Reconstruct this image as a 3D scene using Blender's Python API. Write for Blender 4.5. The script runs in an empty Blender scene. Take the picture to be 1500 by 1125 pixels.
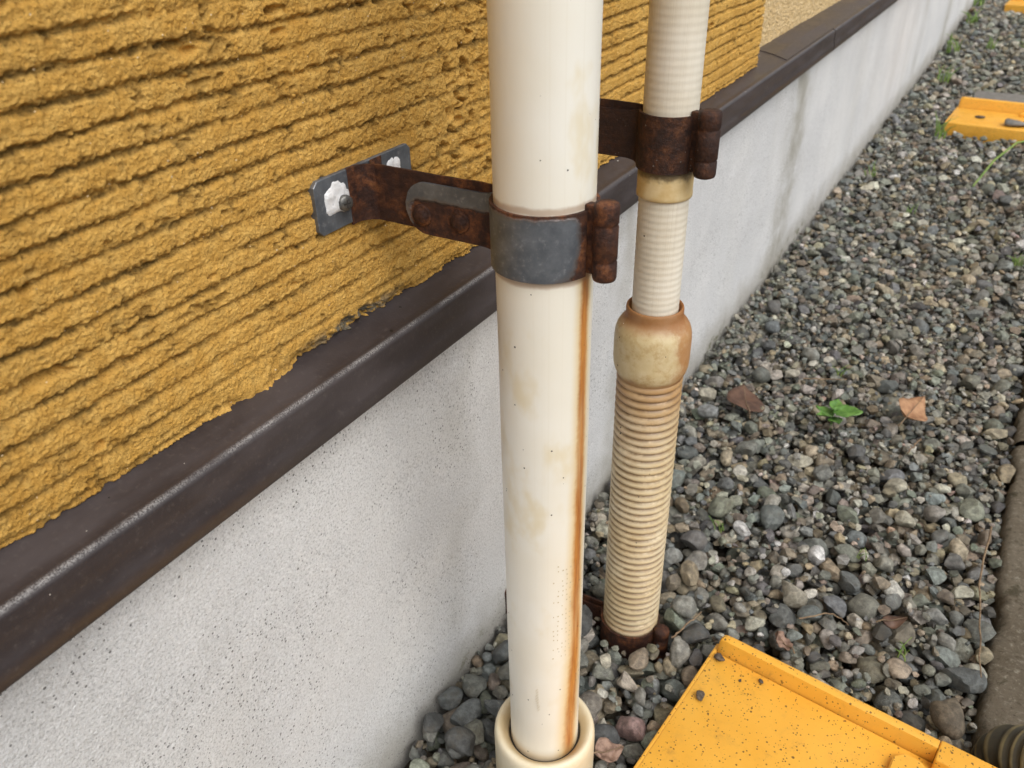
import bpy, bmesh, math, random
import numpy as np
from mathutils import Vector, Matrix

random.seed(7)
rng = np.random.default_rng(11)
S = bpy.context.scene
COL = S.collection
PI = math.pi

# ------------------------------------------------------------------ camera
CAM_H = 0.73
cam_d = bpy.data.cameras.new('camera')
cam = bpy.data.objects.new('camera', cam_d)
COL.objects.link(cam)
cam_d.sensor_width = 36.0
cam_d.lens = 36.0 * 1206.18 / 1500.0
cam_d.clip_start = 0.01
cam_d.clip_end = 1000.0
RW = Matrix(((0.8611, -0.2554, 0.4396), (0.5080, 0.4675, -0.7234), (-0.0207, 0.8463, 0.5323)))
cam.matrix_world = Matrix.Translation((0, 0, CAM_H)) @ RW.to_quaternion().to_matrix().to_4x4()
cam_d.dof.use_dof = True
cam_d.dof.focus_distance = 0.60
cam_d.dof.aperture_fstop = 14.0
S.camera = cam

# ------------------------------------------------------------------ world, sun, exposure
SUN_EL, SUN_AZ = math.radians(52), math.radians(114)      # azimuth clockwise from +Y
w = bpy.data.worlds.new('World')
S.world = w
w.use_nodes = True
wn = w.node_tree
wn.nodes.clear()
sky = wn.nodes.new('ShaderNodeTexSky')
sky.sky_type = 'NISHITA'
sky.sun_disc = False
sky.sun_elevation = SUN_EL
sky.sun_rotation = SUN_AZ
sky.dust_density = 4.0
sky.air_density = 1.0
hs = wn.nodes.new('ShaderNodeHueSaturation')              # a clouded, nearly colourless sky
hs.inputs['Saturation'].default_value = 0.18
bg = wn.nodes.new('ShaderNodeBackground')
bg.inputs['Strength'].default_value = 0.14
wo = wn.nodes.new('ShaderNodeOutputWorld')
wn.links.new(sky.outputs[0], hs.inputs['Color'])
wn.links.new(hs.outputs[0], bg.inputs['Color'])
wn.links.new(bg.outputs[0], wo.inputs['Surface'])
sd = bpy.data.lights.new('sun', 'SUN')
sd.energy = 1.1
sd.angle = math.radians(45)
sd.color = (1.0, 0.96, 0.90)
sun = bpy.data.objects.new('sun', sd)
COL.objects.link(sun)
to_sun = Vector((math.sin(SUN_AZ) * math.cos(SUN_EL), math.cos(SUN_AZ) * math.cos(SUN_EL), math.sin(SUN_EL)))
sun.rotation_euler = (-to_sun).to_track_quat('-Z', 'Y').to_euler()
sun.location = to_sun * 6
S.view_settings.view_transform = 'Standard'
S.view_settings.look = 'None'
S.view_settings.gamma = 1.0
S.view_settings.exposure = 0.27
S.view_settings.use_curve_mapping = False
S.cycles.max_bounces = 6
S.cycles.diffuse_bounces = 3
S.cycles.glossy_bounces = 2
S.cycles.transmission_bounces = 2


# ------------------------------------------------------------------ node helpers
class NT:
    def __init__(self, name):
        self.m = bpy.data.materials.new(name)
        self.m.use_nodes = True
        self.t = self.m.node_tree
        self.t.nodes.clear()
        self.out = self.n('ShaderNodeOutputMaterial')
        self.b = self.n('ShaderNodeBsdfPrincipled')
        self.t.links.new(self.b.outputs[0], self.out.inputs['Surface'])
        self._tc = None

    def n(self, typ, ins=None, **props):
        nd = self.t.nodes.new(typ)
        for k, v in props.items():
            setattr(nd, k, v)
        for k, v in (ins or {}).items():
            self.put(nd.inputs[k], v)
        return nd

    def put(self, sock, v):
        if isinstance(v, bpy.types.NodeSocket):
            self.t.links.new(v, sock)
        elif isinstance(v, (tuple, list)) and len(v) == 3 and sock.type == 'RGBA':
            sock.default_value = (*v, 1)
        else:
            sock.default_value = v

    @property
    def obj(self):
        if self._tc is None:
            self._tc = self.n('ShaderNodeTexCoord')
        return self._tc.outputs['Object']

    def mp(self, scale=(1, 1, 1), loc=(0, 0, 0), vec=None):
        return self.n('ShaderNodeMapping', {'Vector': vec or self.obj, 'Scale': scale, 'Location': loc}).outputs[0]

    def noise(self, scale, detail=3.0, rough=0.55, vec=None, dist=0.0):
        return self.n('ShaderNodeTexNoise', {'Vector': vec or self.obj, 'Scale': scale, 'Detail': detail,
                                             'Roughness': rough, 'Distortion': dist}).outputs['Fac']

    def voro(self, scale, vec=None, rnd=1.0):
        v = self.n('ShaderNodeTexVoronoi', {'Vector': vec or self.obj, 'Scale': scale, 'Randomness': rnd})
        return v.outputs['Distance'], v.outputs['Color']

    def math(self, op, a, b=0.0, c=0.0, clamp=False):
        return self.n('ShaderNodeMath', {0: a, 1: b, 2: c}, operation=op, use_clamp=clamp).outputs[0]

    def step(self, x, lo, hi, a=0.0, b=1.0):
        return self.n('ShaderNodeMapRange', {'Value': x, 'From Min': lo, 'From Max': hi, 'To Min': a, 'To Max': b},
                      interpolation_type='SMOOTHSTEP').outputs[0]

    def mix(self, f, a, b, mode='MIX'):
        nd = self.n('ShaderNodeMix', data_type='RGBA', blend_type=mode)
        self.put(nd.inputs[0], f)
        self.put(nd.inputs[6], a)
        self.put(nd.inputs[7], b)
        return nd.outputs[2]

    def mixf(self, f, a, b):
        nd = self.n('ShaderNodeMix', data_type='FLOAT')
        self.put(nd.inputs[0], f)
        self.put(nd.inputs[2], a)
        self.put(nd.inputs[3], b)
        return nd.outputs[0]

    def ramp(self, f, stops):
        nd = self.n('ShaderNodeValToRGB', {'Fac': f})
        el = nd.color_ramp.elements
        while len(el) < len(stops):
            el.new(0.5)
        for e, (p, c) in zip(el, stops):
            e.position = p
            e.color = (*c, 1)
        return nd.outputs[0]

    def attr(self, name):
        return self.n('ShaderNodeAttribute', attribute_name=name)

    def xyz(self, vec=None):
        o = self.n('ShaderNodeSeparateXYZ', {0: vec or self.obj}).outputs
        return o[0], o[1], o[2]

    def bump(self, h, strength=0.5, dist=0.001, normal=None):
        ins = {'Height': h, 'Strength': strength, 'Distance': dist}
        if normal is not None:
            ins['Normal'] = normal
        return self.n('ShaderNodeBump', ins).outputs[0]

    def done(self, col=None, rough=None, metal=None, nrm=None, spec=None, coat=None, trans=None, sss=None):
        for k, v in (('Base Color', col), ('Roughness', rough), ('Metallic', metal), ('Normal', nrm),
                     ('Specular IOR Level', spec), ('Coat Weight', coat), ('Transmission Weight', trans),
                     ('Subsurface Weight', sss)):
            if v is not None:
                self.put(self.b.inputs[k], v)
        return self.m


def specks(t, scale, size, keep, vec=None):
    """small irregular dots: 1 inside a dot"""
    d, c = t.voro(scale, vec)
    r = t.n('ShaderNodeSeparateColor', {0: c}).outputs
    lim = t.math('MULTIPLY', r[1], size)
    inside = t.math('LESS_THAN', d, lim)
    return t.math('MULTIPLY', inside, t.math('LESS_THAN', r[0], keep))


# ------------------------------------------------------------------ materials
def mat_combed():
    t = NT('ochre combed render')
    big = t.noise(9, 4, 0.6)
    mid = t.noise(120, 4, 0.65)
    fine = t.noise(780, 4, 0.72)
    col = t.mix(t.step(big, 0.3, 0.7), (0.555, 0.300, 0.060), (0.655, 0.378, 0.090))
    col = t.mix(t.step(mid, 0.35, 0.75, 0, 0.6), col, (0.78, 0.50, 0.15))
    col = t.mix(t.step(fine, 0.53, 0.68, 0, 0.55), col, (0.29, 0.14, 0.028))
    # mildew: patchy, runs along the comb lines, breaks off on its own
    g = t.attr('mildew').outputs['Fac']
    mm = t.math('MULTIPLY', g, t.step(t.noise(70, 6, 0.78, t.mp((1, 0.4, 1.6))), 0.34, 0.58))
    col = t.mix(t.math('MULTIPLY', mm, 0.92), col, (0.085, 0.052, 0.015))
    bare = t.attr('bare').outputs['Fac']
    bm_ = t.math('MULTIPLY', bare, t.step(t.noise(110, 3), 0.42, 0.52))
    col = t.mix(bm_, col, (0.17, 0.15, 0.11))
    sp = specks(t, 420, 0.26, 0.05)
    col = t.mix(sp, col, (0.78, 0.62, 0.38))
    sp2 = t.math('MULTIPLY', t.math('MAXIMUM', t.step(t.noise(300, 4, 0.8), 0.62, 0.69), t.math('MULTIPLY', t.step(t.noise(620, 3, 0.8), 0.585, 0.66), 0.75)), 0.75)
    col = t.mix(sp2, col, (0.13, 0.062, 0.015))
    d, _ = t.voro(620)
    h = t.math('ADD', t.math('MULTIPLY', t.noise(700, 4, 0.75), 1.0), t.math('MULTIPLY', d, 0.5))
    return t.done(col, 0.92, nrm=t.bump(h, 1.0, 0.0013), spec=0.2)


def mat_pale():
    t = NT('pale ochre sprayed render')
    d, _ = t.voro(210)
    n = t.noise(160, 4, 0.7)
    col = t.mix(t.step(n, 0.35, 0.7), (0.62, 0.43, 0.20), (0.80, 0.62, 0.36))
    return t.done(col, 0.95, nrm=t.bump(t.math('ADD', n, t.math('MULTIPLY', d, -0.8)), 1.0, 0.004), spec=0.2)


def mat_foundation():
    t = NT('light grey sprayed foundation')
    x, y, z = t.xyz()
    col = t.mix(t.step(t.noise(7, 3, 0.5), 0.35, 0.7), (0.67, 0.675, 0.68), (0.75, 0.75, 0.745))
    fine = t.noise(540, 4, 0.74)
    col = t.mix(t.math('MULTIPLY', t.step(fine, 0.50, 0.66), t.step(t.noise(5, 3, 0.6), 0.3, 0.7, 0.6, 1.0)), col, (0.36, 0.36, 0.365))
    col = t.mix(t.step(fine, 0.47, 0.32, 0, 0.8), col, (0.86, 0.865, 0.87))
    # rain streaks below the flashing
    st = t.noise(1, 4, 0.55, t.mp((3.0, 4.2, 0.5)))
    col = t.mix(t.math('MULTIPLY', t.step(st, 0.48, 0.75), 0.24), col, (0.40, 0.38, 0.33))
    wob = t.math('MULTIPLY', t.math('SUBTRACT', t.noise(9, 2), 0.5), 0.10)
    for yc, wd, k in ((1.66, 0.13, 0.7), (4.3, 0.18, 0.6), (3.45, 0.12, 0.35), (0.84, 0.05, 0.45), (0.47, 0.035, 0.2), (5.3, 0.2, 0.5)):
        dy = t.math('ABSOLUTE', t.math('SUBTRACT', t.math('ADD', y, t.math('ADD', wob, t.math('MULTIPLY', z, -0.06))), yc))
        f = t.math('MULTIPLY', t.step(dy, wd, 0.0), k)
        f = t.math('MULTIPLY', f, t.step(t.noise(14, 3, 0.6), 0.25, 0.65))
        col = t.mix(f, col, (0.27, 0.25, 0.19))
    # splash-back at the foot, with a ragged edge
    ft = t.math('ADD', z, t.math('MULTIPLY', t.math('SUBTRACT', t.noise(16, 5, 0.7), 0.5), 0.10))
    col = t.mix(t.math('MULTIPLY', t.step(ft, 0.085, 0.0), 0.6), col, (0.27, 0.245, 0.19))
    moss = t.math('MULTIPLY', t.step(ft, 0.03, 0.005), t.step(t.noise(21, 5, 0.7), 0.54, 0.70))
    col = t.mix(moss, col, (0.10, 0.10, 0.035))
    sp = specks(t, 110, 0.080, 0.28)
    col = t.mix(t.math('MULTIPLY', sp, 0.85), col, (0.10, 0.095, 0.085))
    sp = specks(t, 330, 0.32, 0.42)
    col = t.mix(t.math('MULTIPLY', sp, 0.8), col, (0.12, 0.118, 0.115))
    h = t.math('ADD', t.noise(460, 4, 0.75), t.math('MULTIPLY', t.noise(60, 3), 0.8))
    return t.done(col, 0.85, nrm=t.bump(h, 0.8, 0.0022), spec=0.25)


def mat_flashing():
    t = NT('dark brown coated steel')
    n = t.noise(40, 4, 0.65, t.mp((1, 0.3, 1)))
    col = t.mix(t.step(n, 0.35, 0.7), (0.036, 0.029, 0.030), (0.056, 0.046, 0.047))
    # sky highlight on the rounded nose, painted in and broken up by grain
    nose_glint = t.math('MULTIPLY', t.attr('nose_glint').outputs['Fac'], t.step(t.noise(1100, 2, 0.7), 0.36, 0.66))
    nose_glint = t.math('MULTIPLY', nose_glint, t.step(t.noise(22, 3, 0.6), 0.22, 0.60))
    col = t.mix(t.math('MULTIPLY', nose_glint, 0.62), col, (0.50, 0.485, 0.47))
    sp = specks(t, 95, 0.085, 0.22)
    col = t.mix(sp, col, (0.72, 0.68, 0.60))
    sp = specks(t, 70, 0.10, 0.3)
    col = t.mix(sp, col, (0.008, 0.007, 0.006))
    dust = t.math('MULTIPLY', t.step(t.noise(260, 5, 0.75), 0.52, 0.78), 0.35)
    col = t.mix(dust, col, (0.14, 0.12, 0.105))
    return t.done(col, t.step(n, 0.3, 0.7, 0.34, 0.50), nrm=t.bump(t.noise(600, 3), 0.15, 0.0005), spec=0.5)


def rust_col(t, dark=0.0):
    n = t.noise(120, 6, 0.7)
    n2 = t.noise(28, 4, 0.6)
    a = t.ramp(n, [(0.30, (0.012, 0.005, 0.004)), (0.44, (0.045, 0.016, 0.009)), (0.55, (0.125, 0.042, 0.015)), (0.70, (0.27, 0.105, 0.035))])
    b = t.mix(t.step(n2, 0.40, 0.60, 0.80, 0.0), a, (0.030, 0.011, 0.007))
    if dark:
        b = t.mix(dark, b, (0.020, 0.010, 0.008))
        b = t.mix(specks(t, 420, 0.3, 0.10), b, (0.20, 0.17, 0.15))
    h = t.math('ADD', t.noise(330, 5, 0.75), t.math('MULTIPLY', t.noise(90, 4, 0.6), 1.2))
    return b, h


def mat_rust(name, dark=0.0):
    t = NT(name)
    c, h = rust_col(t, dark)
    return t.done(c, 0.66, nrm=t.bump(h, 1.0, 0.0013), spec=0.4)


def mat_zinc_rust():
    """galvanised steel; the 'rust' attribute says where the zinc has gone"""
    t = NT('galvanised steel with rust')
    c, h = rust_col(t)
    n = t.noise(60, 5, 0.65)
    z = t.mix(t.step(n, 0.3, 0.7), (0.115, 0.128, 0.148), (0.20, 0.22, 0.245))
    z = t.mix(t.math('MULTIPLY', t.step(t.noise(240, 4, 0.7), 0.55, 0.75), 0.5), z, (0.36, 0.37, 0.38))
    a = t.attr('rust').outputs['Fac']
    f = t.step(t.math('ADD', a, t.math('MULTIPLY', t.math('SUBTRACT', t.noise(75, 5, 0.7), 0.5), 0.95)), 0.38, 0.66)
    halo = t.step(t.math('ADD', a, t.math('MULTIPLY', t.math('SUBTRACT', t.noise(75, 5, 0.7), 0.5), 0.95)), 0.16, 0.46)
    z = t.mix(t.math('MULTIPLY', halo, 0.6), z, (0.17, 0.135, 0.115))
    col = t.mix(f, z, c)
    return t.done(col, t.mixf(f, 0.48, 0.8), t.mixf(f, 0.55, 0.0), t.bump(t.math('MULTIPLY', h, t.mixf(f, 0.15, 1.0)), 0.8, 0.0011))


def pipe_angle(t):
    x, y, z = t.xyz()
    return t.math('ARCTAN2', x, y), z


def mat_pvc():
    """cream drainpipe; the object's origin is on the pipe's axis at ground level"""
    t = NT('cream pvc')
    a, z = pipe_angle(t)
    col = t.mix(t.step(t.noise(14, 3, 0.5), 0.35, 0.7), (0.80, 0.765, 0.665), (0.83, 0.81, 0.735))
    stain = t.math('MULTIPLY', t.step(t.noise(24, 4, 0.55, t.mp((1, 1, 0.6))), 0.53, 0.70), 0.7)
    col = t.mix(stain, col, (0.72, 0.62, 0.41))
    # faint drawn lines of the extrusion
    ln = t.noise(1, 2, 0.5, t.n('ShaderNodeCombineXYZ', {0: t.math('MULTIPLY', a, 14.0), 1: t.math('MULTIPLY', z, 0.8), 2: 0.0}).outputs[0])
    col = t.mix(t.step(ln, 0.55, 0.8, 0, 0.10), col, (0.60, 0.53, 0.38))
    # rust run from the hinge of the clamp
    wv = t.math('MULTIPLY', t.math('SUBTRACT', t.noise(34, 6, 0.7, t.mp((0.3, 0.3, 1))), 0.5), 0.14)
    cen = t.math('ADD', t.step(z, 0.06, 0.22, 1.84, 1.70), wv)
    da = t.math('ABSOLUTE', t.math('SUBTRACT', a, cen))
    below = t.step(z, 0.532, 0.520)
    wd = t.step(z, 0.05, 0.50, 0.27, 0.17)
    q = t.math('DIVIDE', da, wd)
    halo = t.math('MULTIPLY', t.step(q, 2.3, 0.6), below)
    core = t.math('MULTIPLY', t.step(t.math('ADD', q, t.math('MULTIPLY', t.math('SUBTRACT', t.noise(170, 4, 0.7), 0.5), 0.5)), 1.20, 0.30), below)
    core = t.math('MULTIPLY', core, t.step(t.noise(1, 4, 0.6, t.mp((150, 150, 12))), 0.20, 0.6, 0.55, 1.0))
    col = t.mix(t.math('MULTIPLY', halo, 0.75), col, (0.70, 0.50, 0.20))
    rc = t.mix(t.step(t.noise(1, 5, 0.65, t.mp((260, 260, 25))), 0.3, 0.7), (0.54, 0.215, 0.040), (0.33, 0.095, 0.014))
    col = t.mix(t.math('MULTIPLY', core, 0.95), col, rc)
    # rust line hugging the band, grime at the socket
    for zc in (0.568, 0.524):
        col = t.mix(t.math('MULTIPLY', t.step(t.math('ABSOLUTE', t.math('SUBTRACT', t.math('ADD', z, t.math('MULTIPLY', t.noise(120, 3), 0.003)), zc + 0.0015)), 0.0035, 0.0008), 0.55), col, (0.30, 0.15, 0.06))
    col = t.mix(t.step(z, 0.085, 0.068, 0, 0.55), col, (0.50, 0.34, 0.14))
    for sc, sz, kp in ((95, 0.085, 0.35), (170, 0.12, 0.22), (48, 0.040, 0.35)):
        col = t.mix(specks(t, sc, sz, kp), col, (0.035, 0.030, 0.025))
    return t.done(col, t.step(t.noise(30, 3), 0.3, 0.7, 0.30, 0.44), nrm=t.bump(t.noise(45, 3), 0.10, 0.002), spec=0.5, sss=0.0)


def mat_socket():
    t = NT('yellowed pvc socket')
    x, y, z = t.xyz()
    n = t.noise(30, 5, 0.65)
    r = t.n('ShaderNodeVectorMath', {0: t.n('ShaderNodeCombineXYZ', {0: x, 1: y, 2: 0.0}).outputs[0]}, operation='LENGTH').outputs['Value']
    col = t.mix(t.step(n, 0.35, 0.7), (0.70, 0.60, 0.41), (0.74, 0.67, 0.51))
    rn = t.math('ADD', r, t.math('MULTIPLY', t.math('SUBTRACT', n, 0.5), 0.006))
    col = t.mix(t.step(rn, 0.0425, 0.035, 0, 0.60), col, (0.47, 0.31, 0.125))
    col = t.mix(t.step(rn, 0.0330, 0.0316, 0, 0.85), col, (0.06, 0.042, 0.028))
    col = t.mix(specks(t, 120, 0.12, 0.3), col, (0.06, 0.045, 0.03))
    return t.done(col, 0.42, nrm=t.bump(t.noise(90, 4), 0.15, 0.001))


def mat_conduit():
    t = NT('ivory ribbed conduit')
    a, z = pipe_angle(t)
    v = t.n('ShaderNodeCombineXYZ', {0: t.math('MULTIPLY', a, 34.0), 1: t.math('MULTIPLY', z, 5.0), 2: 0.0}).outputs[0]
    ln = t.noise(1, 2, 0.5, v)
    col = t.mix(t.step(t.noise(20, 3), 0.35, 0.7), (0.66, 0.605, 0.49), (0.73, 0.685, 0.585))
    col = t.mix(t.step(ln, 0.48, 0.72, 0, 0.35), col, (0.50, 0.43, 0.32))
    col = t.mix(t.step(a, 3.6, 2.9, 0, 0.0), col, (0.5, 0.4, 0.2))
    col = t.mix(specks(t, 110, 0.09, 0.3), col, (0.05, 0.04, 0.03))
    return t.done(col, 0.5, nrm=t.bump(ln, 0.25, 0.0006))


def mat_yellowed():
    t = NT('yellowed pvc fitting')
    a, z = pipe_angle(t)
    n = t.noise(22, 5, 0.65)
    f = t.math('ADD', t.step(t.math('COSINE', t.math('SUBTRACT', a, 1.15)), -0.15, 1.05), t.math('MULTIPLY', t.math('SUBTRACT', t.noise(34, 6, 0.72), 0.5), 1.5))
    col = t.mix(t.step(n, 0.3, 0.7), (0.54, 0.43, 0.23), (0.66, 0.575, 0.39))
    col = t.mix(t.step(t.noise(75, 6, 0.75), 0.46, 0.66, 0, 0.7), col, (0.42, 0.28, 0.115))
    col = t.mix(t.step(f, 0.40, 1.05, 0, 0.8), col, (0.36, 0.145, 0.034))
    top = t.math('ADD', z, t.math('MULTIPLY', t.math('SUBTRACT', t.noise(60, 4), 0.5), 0.012))
    col = t.mix(t.step(top, 0.384, 0.397, 0, 0.85), col, (0.27, 0.105, 0.028))
    col = t.mix(t.step(top, 0.345, 0.338, 0, 0.7), col, (0.25, 0.11, 0.035))
    col = t.mix(specks(t, 90, 0.14, 0.22), col, (0.08, 0.04, 0.015))
    col = t.mix(specks(t, 150, 0.09, 0.08), col, (0.9, 0.88, 0.8))
    return t.done(col, t.step(t.noise(60, 4), 0.3, 0.7, 0.45, 0.70), nrm=t.bump(t.noise(110, 4, 0.6), 0.35, 0.0015), spec=0.35)


def mat_collar():
    t = NT('ambered pvc collar')
    n = t.noise(40, 4, 0.6)
    col = t.mix(t.step(n, 0.35, 0.7), (0.52, 0.355, 0.14), (0.66, 0.53, 0.30))
    x, y, z = t.xyz()
    zz = t.math('ADD', z, t.math('MULTIPLY', t.math('SUBTRACT', t.noise(200, 4), 0.5), 0.012))
    col = t.mix(t.step(zz, 0.518, 0.526, 0, 0.9), col, (0.075, 0.05, 0.022))
    return t.done(col, 0.4)


def mat_hose():
    t = NT('cream corrugated hose')
    a, z = pipe_angle(t)
    n = t.noise(18, 4, 0.6)
    col = t.mix(t.step(n, 0.35, 0.7), (0.62, 0.50, 0.30), (0.70, 0.615, 0.44))
    f = t.math('ADD', z, t.math('MULTIPLY', t.math('SUBTRACT', t.noise(25, 4), 0.5), 0.12))
    col = t.mix(t.step(f, 0.24, 0.345, 0, 0.8), col, (0.40, 0.205, 0.065))
    side = t.math('ADD', t.step(a, 2.9, 3.1), t.math('MULTIPLY', t.math('SUBTRACT', n, 0.5), 0.6))
    low = t.attr('groove').outputs['Fac']
    dirt = t.math('MULTIPLY', low, t.step(t.noise(45, 5, 0.7), 0.25, 0.55))
    col = t.mix(t.math('MULTIPLY', dirt, 0.85), col, (0.17, 0.095, 0.038))
    col = t.mix(t.step(t.noise(70, 5, 0.7), 0.52, 0.72, 0, 0.55), col, (0.43, 0.285, 0.13))
    col = t.mix(specks(t, 120, 0.12, 0.22), col, (0.05, 0.035, 0.02))
    col = t.mix(t.step(z, 0.045, 0.015, 0, 0.35), col, (0.42, 0.24, 0.10))
    return t.done(col, 0.42)


def mat_black_hose():
    t = NT('dark olive corrugated hose')
    n = t.noise(40, 4, 0.6)
    low = t.attr('groove').outputs['Fac']
    col = t.mix(t.step(n, 0.3, 0.7), (0.030, 0.027, 0.017), (0.060, 0.052, 0.030))
    crest = t.math('MULTIPLY', t.step(low, 0.30, 0.05), t.step(t.noise(60, 4), 0.3, 0.6, 0.4, 1.0))
    col = t.mix(t.math('MULTIPLY', crest, 0.7), col, (0.23, 0.19, 0.095))
    return t.done(col, 0.5)


def mat_yellow():
    t = NT('yellow plastic')
    n = t.noise(10, 4, 0.6)
    col = t.mix(t.step(n, 0.3, 0.7), (0.78, 0.385, 0.040), (0.83, 0.44, 0.058))
    dust = t.math('MULTIPLY', t.step(t.noise(60, 6, 0.75), 0.50, 0.74), 0.30)
    col = t.mix(dust, col, (0.52, 0.27, 0.06))
    dirt = t.math('MULTIPLY', t.step(t.noise(26, 7, 0.85), 0.56, 0.72), 0.5)
    col = t.mix(dirt, col, (0.33, 0.17, 0.045))
    for sc, sz, kp in ((120, 0.17, 0.45), (230, 0.26, 0.55), (60, 0.10, 0.40), (420, 0.34, 0.45)):
        col = t.mix(t.math('MULTIPLY', specks(t, sc, sz, kp), 0.85), col, (0.085, 0.045, 0.018))
    return t.done(col, t.step(t.noise(45, 4), 0.3, 0.7, 0.38, 0.58), nrm=t.bump(t.noise(220, 4, 0.6), 0.12, 0.0008))


def mat_stone(name, per_object):
    t = NT(name)
    if per_object:
        info = t.n('ShaderNodeObjectInfo')
        base = info.outputs['Color']
        off = t.math('MULTIPLY', info.outputs['Random'], 37.0)
        vec = t.n('ShaderNodeVectorMath', {0: t.obj, 1: t.n('ShaderNodeCombineXYZ', {0: off, 1: off, 2: off}).outputs[0]}, operation='ADD').outputs[0]
    else:
        base = t.attr('stone_colour').outputs['Color']
        vec = t.obj
    g = t.n('ShaderNodeNewGeometry').outputs['Position']
    n = t.noise(150, 5, 0.68, g)
    col = t.mix(t.step(n, 0.36, 0.68), t.mix(1.0, base, (0.58, 0.57, 0.56), 'MULTIPLY'), t.mix(1.0, base, (1.32, 1.30, 1.26), 'MULTIPLY'))
    f = t.noise(900, 3, 0.7, g)
    col = t.mix(t.step(f, 0.56, 0.72, 0, 0.5), col, t.mix(1.0, base, (1.9, 1.85, 1.75), 'MULTIPLY'))
    col = t.mix(t.step(f, 0.44, 0.30, 0, 0.5), col, t.mix(1.0, base, (0.40, 0.39, 0.37), 'MULTIPLY'))
    # quartz veins on some, soil smears
    wv = t.noise(55, 2, 0.5, vec, 1.5)
    vein = t.step(t.math('ABSOLUTE', t.math('SUBTRACT', wv, 0.5)), 0.012, 0.002)
    vein = t.math('MULTIPLY', vein, t.step(t.noise(12, 2, 0.5, g), 0.56, 0.62))
    col = t.mix(t.math('MULTIPLY', vein, 0.5), col, (0.42, 0.41, 0.38))
    soil = t.math('MULTIPLY', t.step(t.noise(34, 5, 0.7, g), 0.48, 0.72), 0.5)
    col = t.mix(soil, col, (0.115, 0.092, 0.060))
    return t.done(col, t.step(n, 0.3, 0.7, 0.50, 0.74), nrm=t.bump(t.math('ADD', n, t.math('MULTIPLY', f, 0.5)), 0.8, 0.0022), spec=0.45)


def mat_soil():
    t = NT('dark grit and soil')
    n = t.noise(90, 6, 0.75)
    col = t.ramp(n, [(0.3, (0.035, 0.028, 0.020)), (0.55, (0.085, 0.072, 0.052)), (0.8, (0.16, 0.145, 0.115))])
    return t.done(col, 0.95, nrm=t.bump(n, 1.0, 0.006), spec=0.2)


def mat_kerb():
    t = NT('weathered kerb concrete')
    n = t.noise(13, 5, 0.65)
    f = t.noise(150, 7, 0.82)
    col = t.mix(t.step(n, 0.3, 0.7), (0.23, 0.19, 0.135), (0.34, 0.29, 0.22))
    col = t.mix(t.step(f, 0.52, 0.66, 0, 0.85), col, (0.55, 0.50, 0.40))
    col = t.mix(t.step(f, 0.46, 0.34, 0, 0.6), col, (0.05, 0.04, 0.025))
    m = t.math('MULTIPLY', t.step(t.noise(26, 5, 0.7), 0.54, 0.68), 0.7)
    col = t.mix(m, col, (0.055, 0.048, 0.018))
    return t.done(col, 0.93, nrm=t.bump(f, 1.0, 0.014), spec=0.2)


def mat_simple(name, c1, c2, scale, rough=0.7, bump=0.3, trans=0.0):
    t = NT(name)
    n = t.noise(scale, 5, 0.65)
    col = t.mix(t.step(n, 0.32, 0.68), c1, c2)
    return t.done(col, rough, nrm=t.bump(n, bump, 0.001))


M = {}
for k, f in dict(combed=mat_combed, pale=mat_pale, foundation=mat_foundation, flashing=mat_flashing, zinc=mat_zinc_rust,
                 pvc=mat_pvc, socket=mat_socket, conduit=mat_conduit, yellowed=mat_yellowed, collar=mat_collar, hose=mat_hose,
                 black_hose=mat_black_hose, yellow=mat_yellow, soil=mat_soil, kerb=mat_kerb).items():
    M[k] = f()
M['rust'] = mat_rust('brown rust')
M['rust_dark'] = mat_rust('dark crusted rust', 0.55)
M['stone'] = mat_stone('river gravel single', True)
M['gravel'] = mat_stone('river gravel mass', False)
M['sealant'] = mat_simple('white sealant', (0.70, 0.71, 0.72), (0.86, 0.86, 0.87), 260, 0.45, 1.0)
M['screw'] = mat_simple('dull steel screw', (0.10, 0.10, 0.10), (0.22, 0.215, 0.20), 400, 0.42, 0.3)
M['screw'].node_tree.nodes['Principled BSDF'].inputs['Metallic'].default_value = 0.7
M['screw_slot'] = mat_simple('screw recess', (0.02, 0.018, 0.016), (0.05, 0.04, 0.035), 400, 0.8)
M['leaf_brown'] = mat_simple('dead brown leaf', (0.060, 0.030, 0.019), (0.125, 0.064, 0.038), 70, 0.6, 0.5)
M['leaf_tan'] = mat_simple('dead tan leaf', (0.26, 0.125, 0.062), (0.42, 0.24, 0.125), 80, 0.65, 0.5)
M['leaf_pink'] = mat_simple('crumpled leaf', (0.15, 0.085, 0.058), (0.32, 0.21, 0.155), 130, 0.7, 0.8)
M['leaf_green'] = mat_simple('fresh green leaf', (0.055, 0.145, 0.022), (0.13, 0.27, 0.05), 90, 0.5, 0.3)
M['grass_green'] = mat_simple('grass blade', (0.10, 0.20, 0.03), (0.22, 0.30, 0.07), 40, 0.55)
M['twig'] = mat_simple('dry twig', (0.12, 0.075, 0.042), (0.28, 0.20, 0.12), 120, 0.8)
M['print'] = mat_simple('worn tan print', (0.56, 0.47, 0.31), (0.62, 0.55, 0.40), 200, 0.5)
M['slab'] = mat_simple('grey concrete slab', (0.13, 0.125, 0.115), (0.21, 0.20, 0.185), 60, 0.9, 0.8)
M['clod'] = mat_simple('dark dried mud', (0.045, 0.034, 0.024), (0.14, 0.11, 0.085), 220, 0.9, 1.0)
M['rubber'] = mat_simple('black sealing ring', (0.02, 0.017, 0.014), (0.055, 0.042, 0.03), 150, 0.6)


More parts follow.
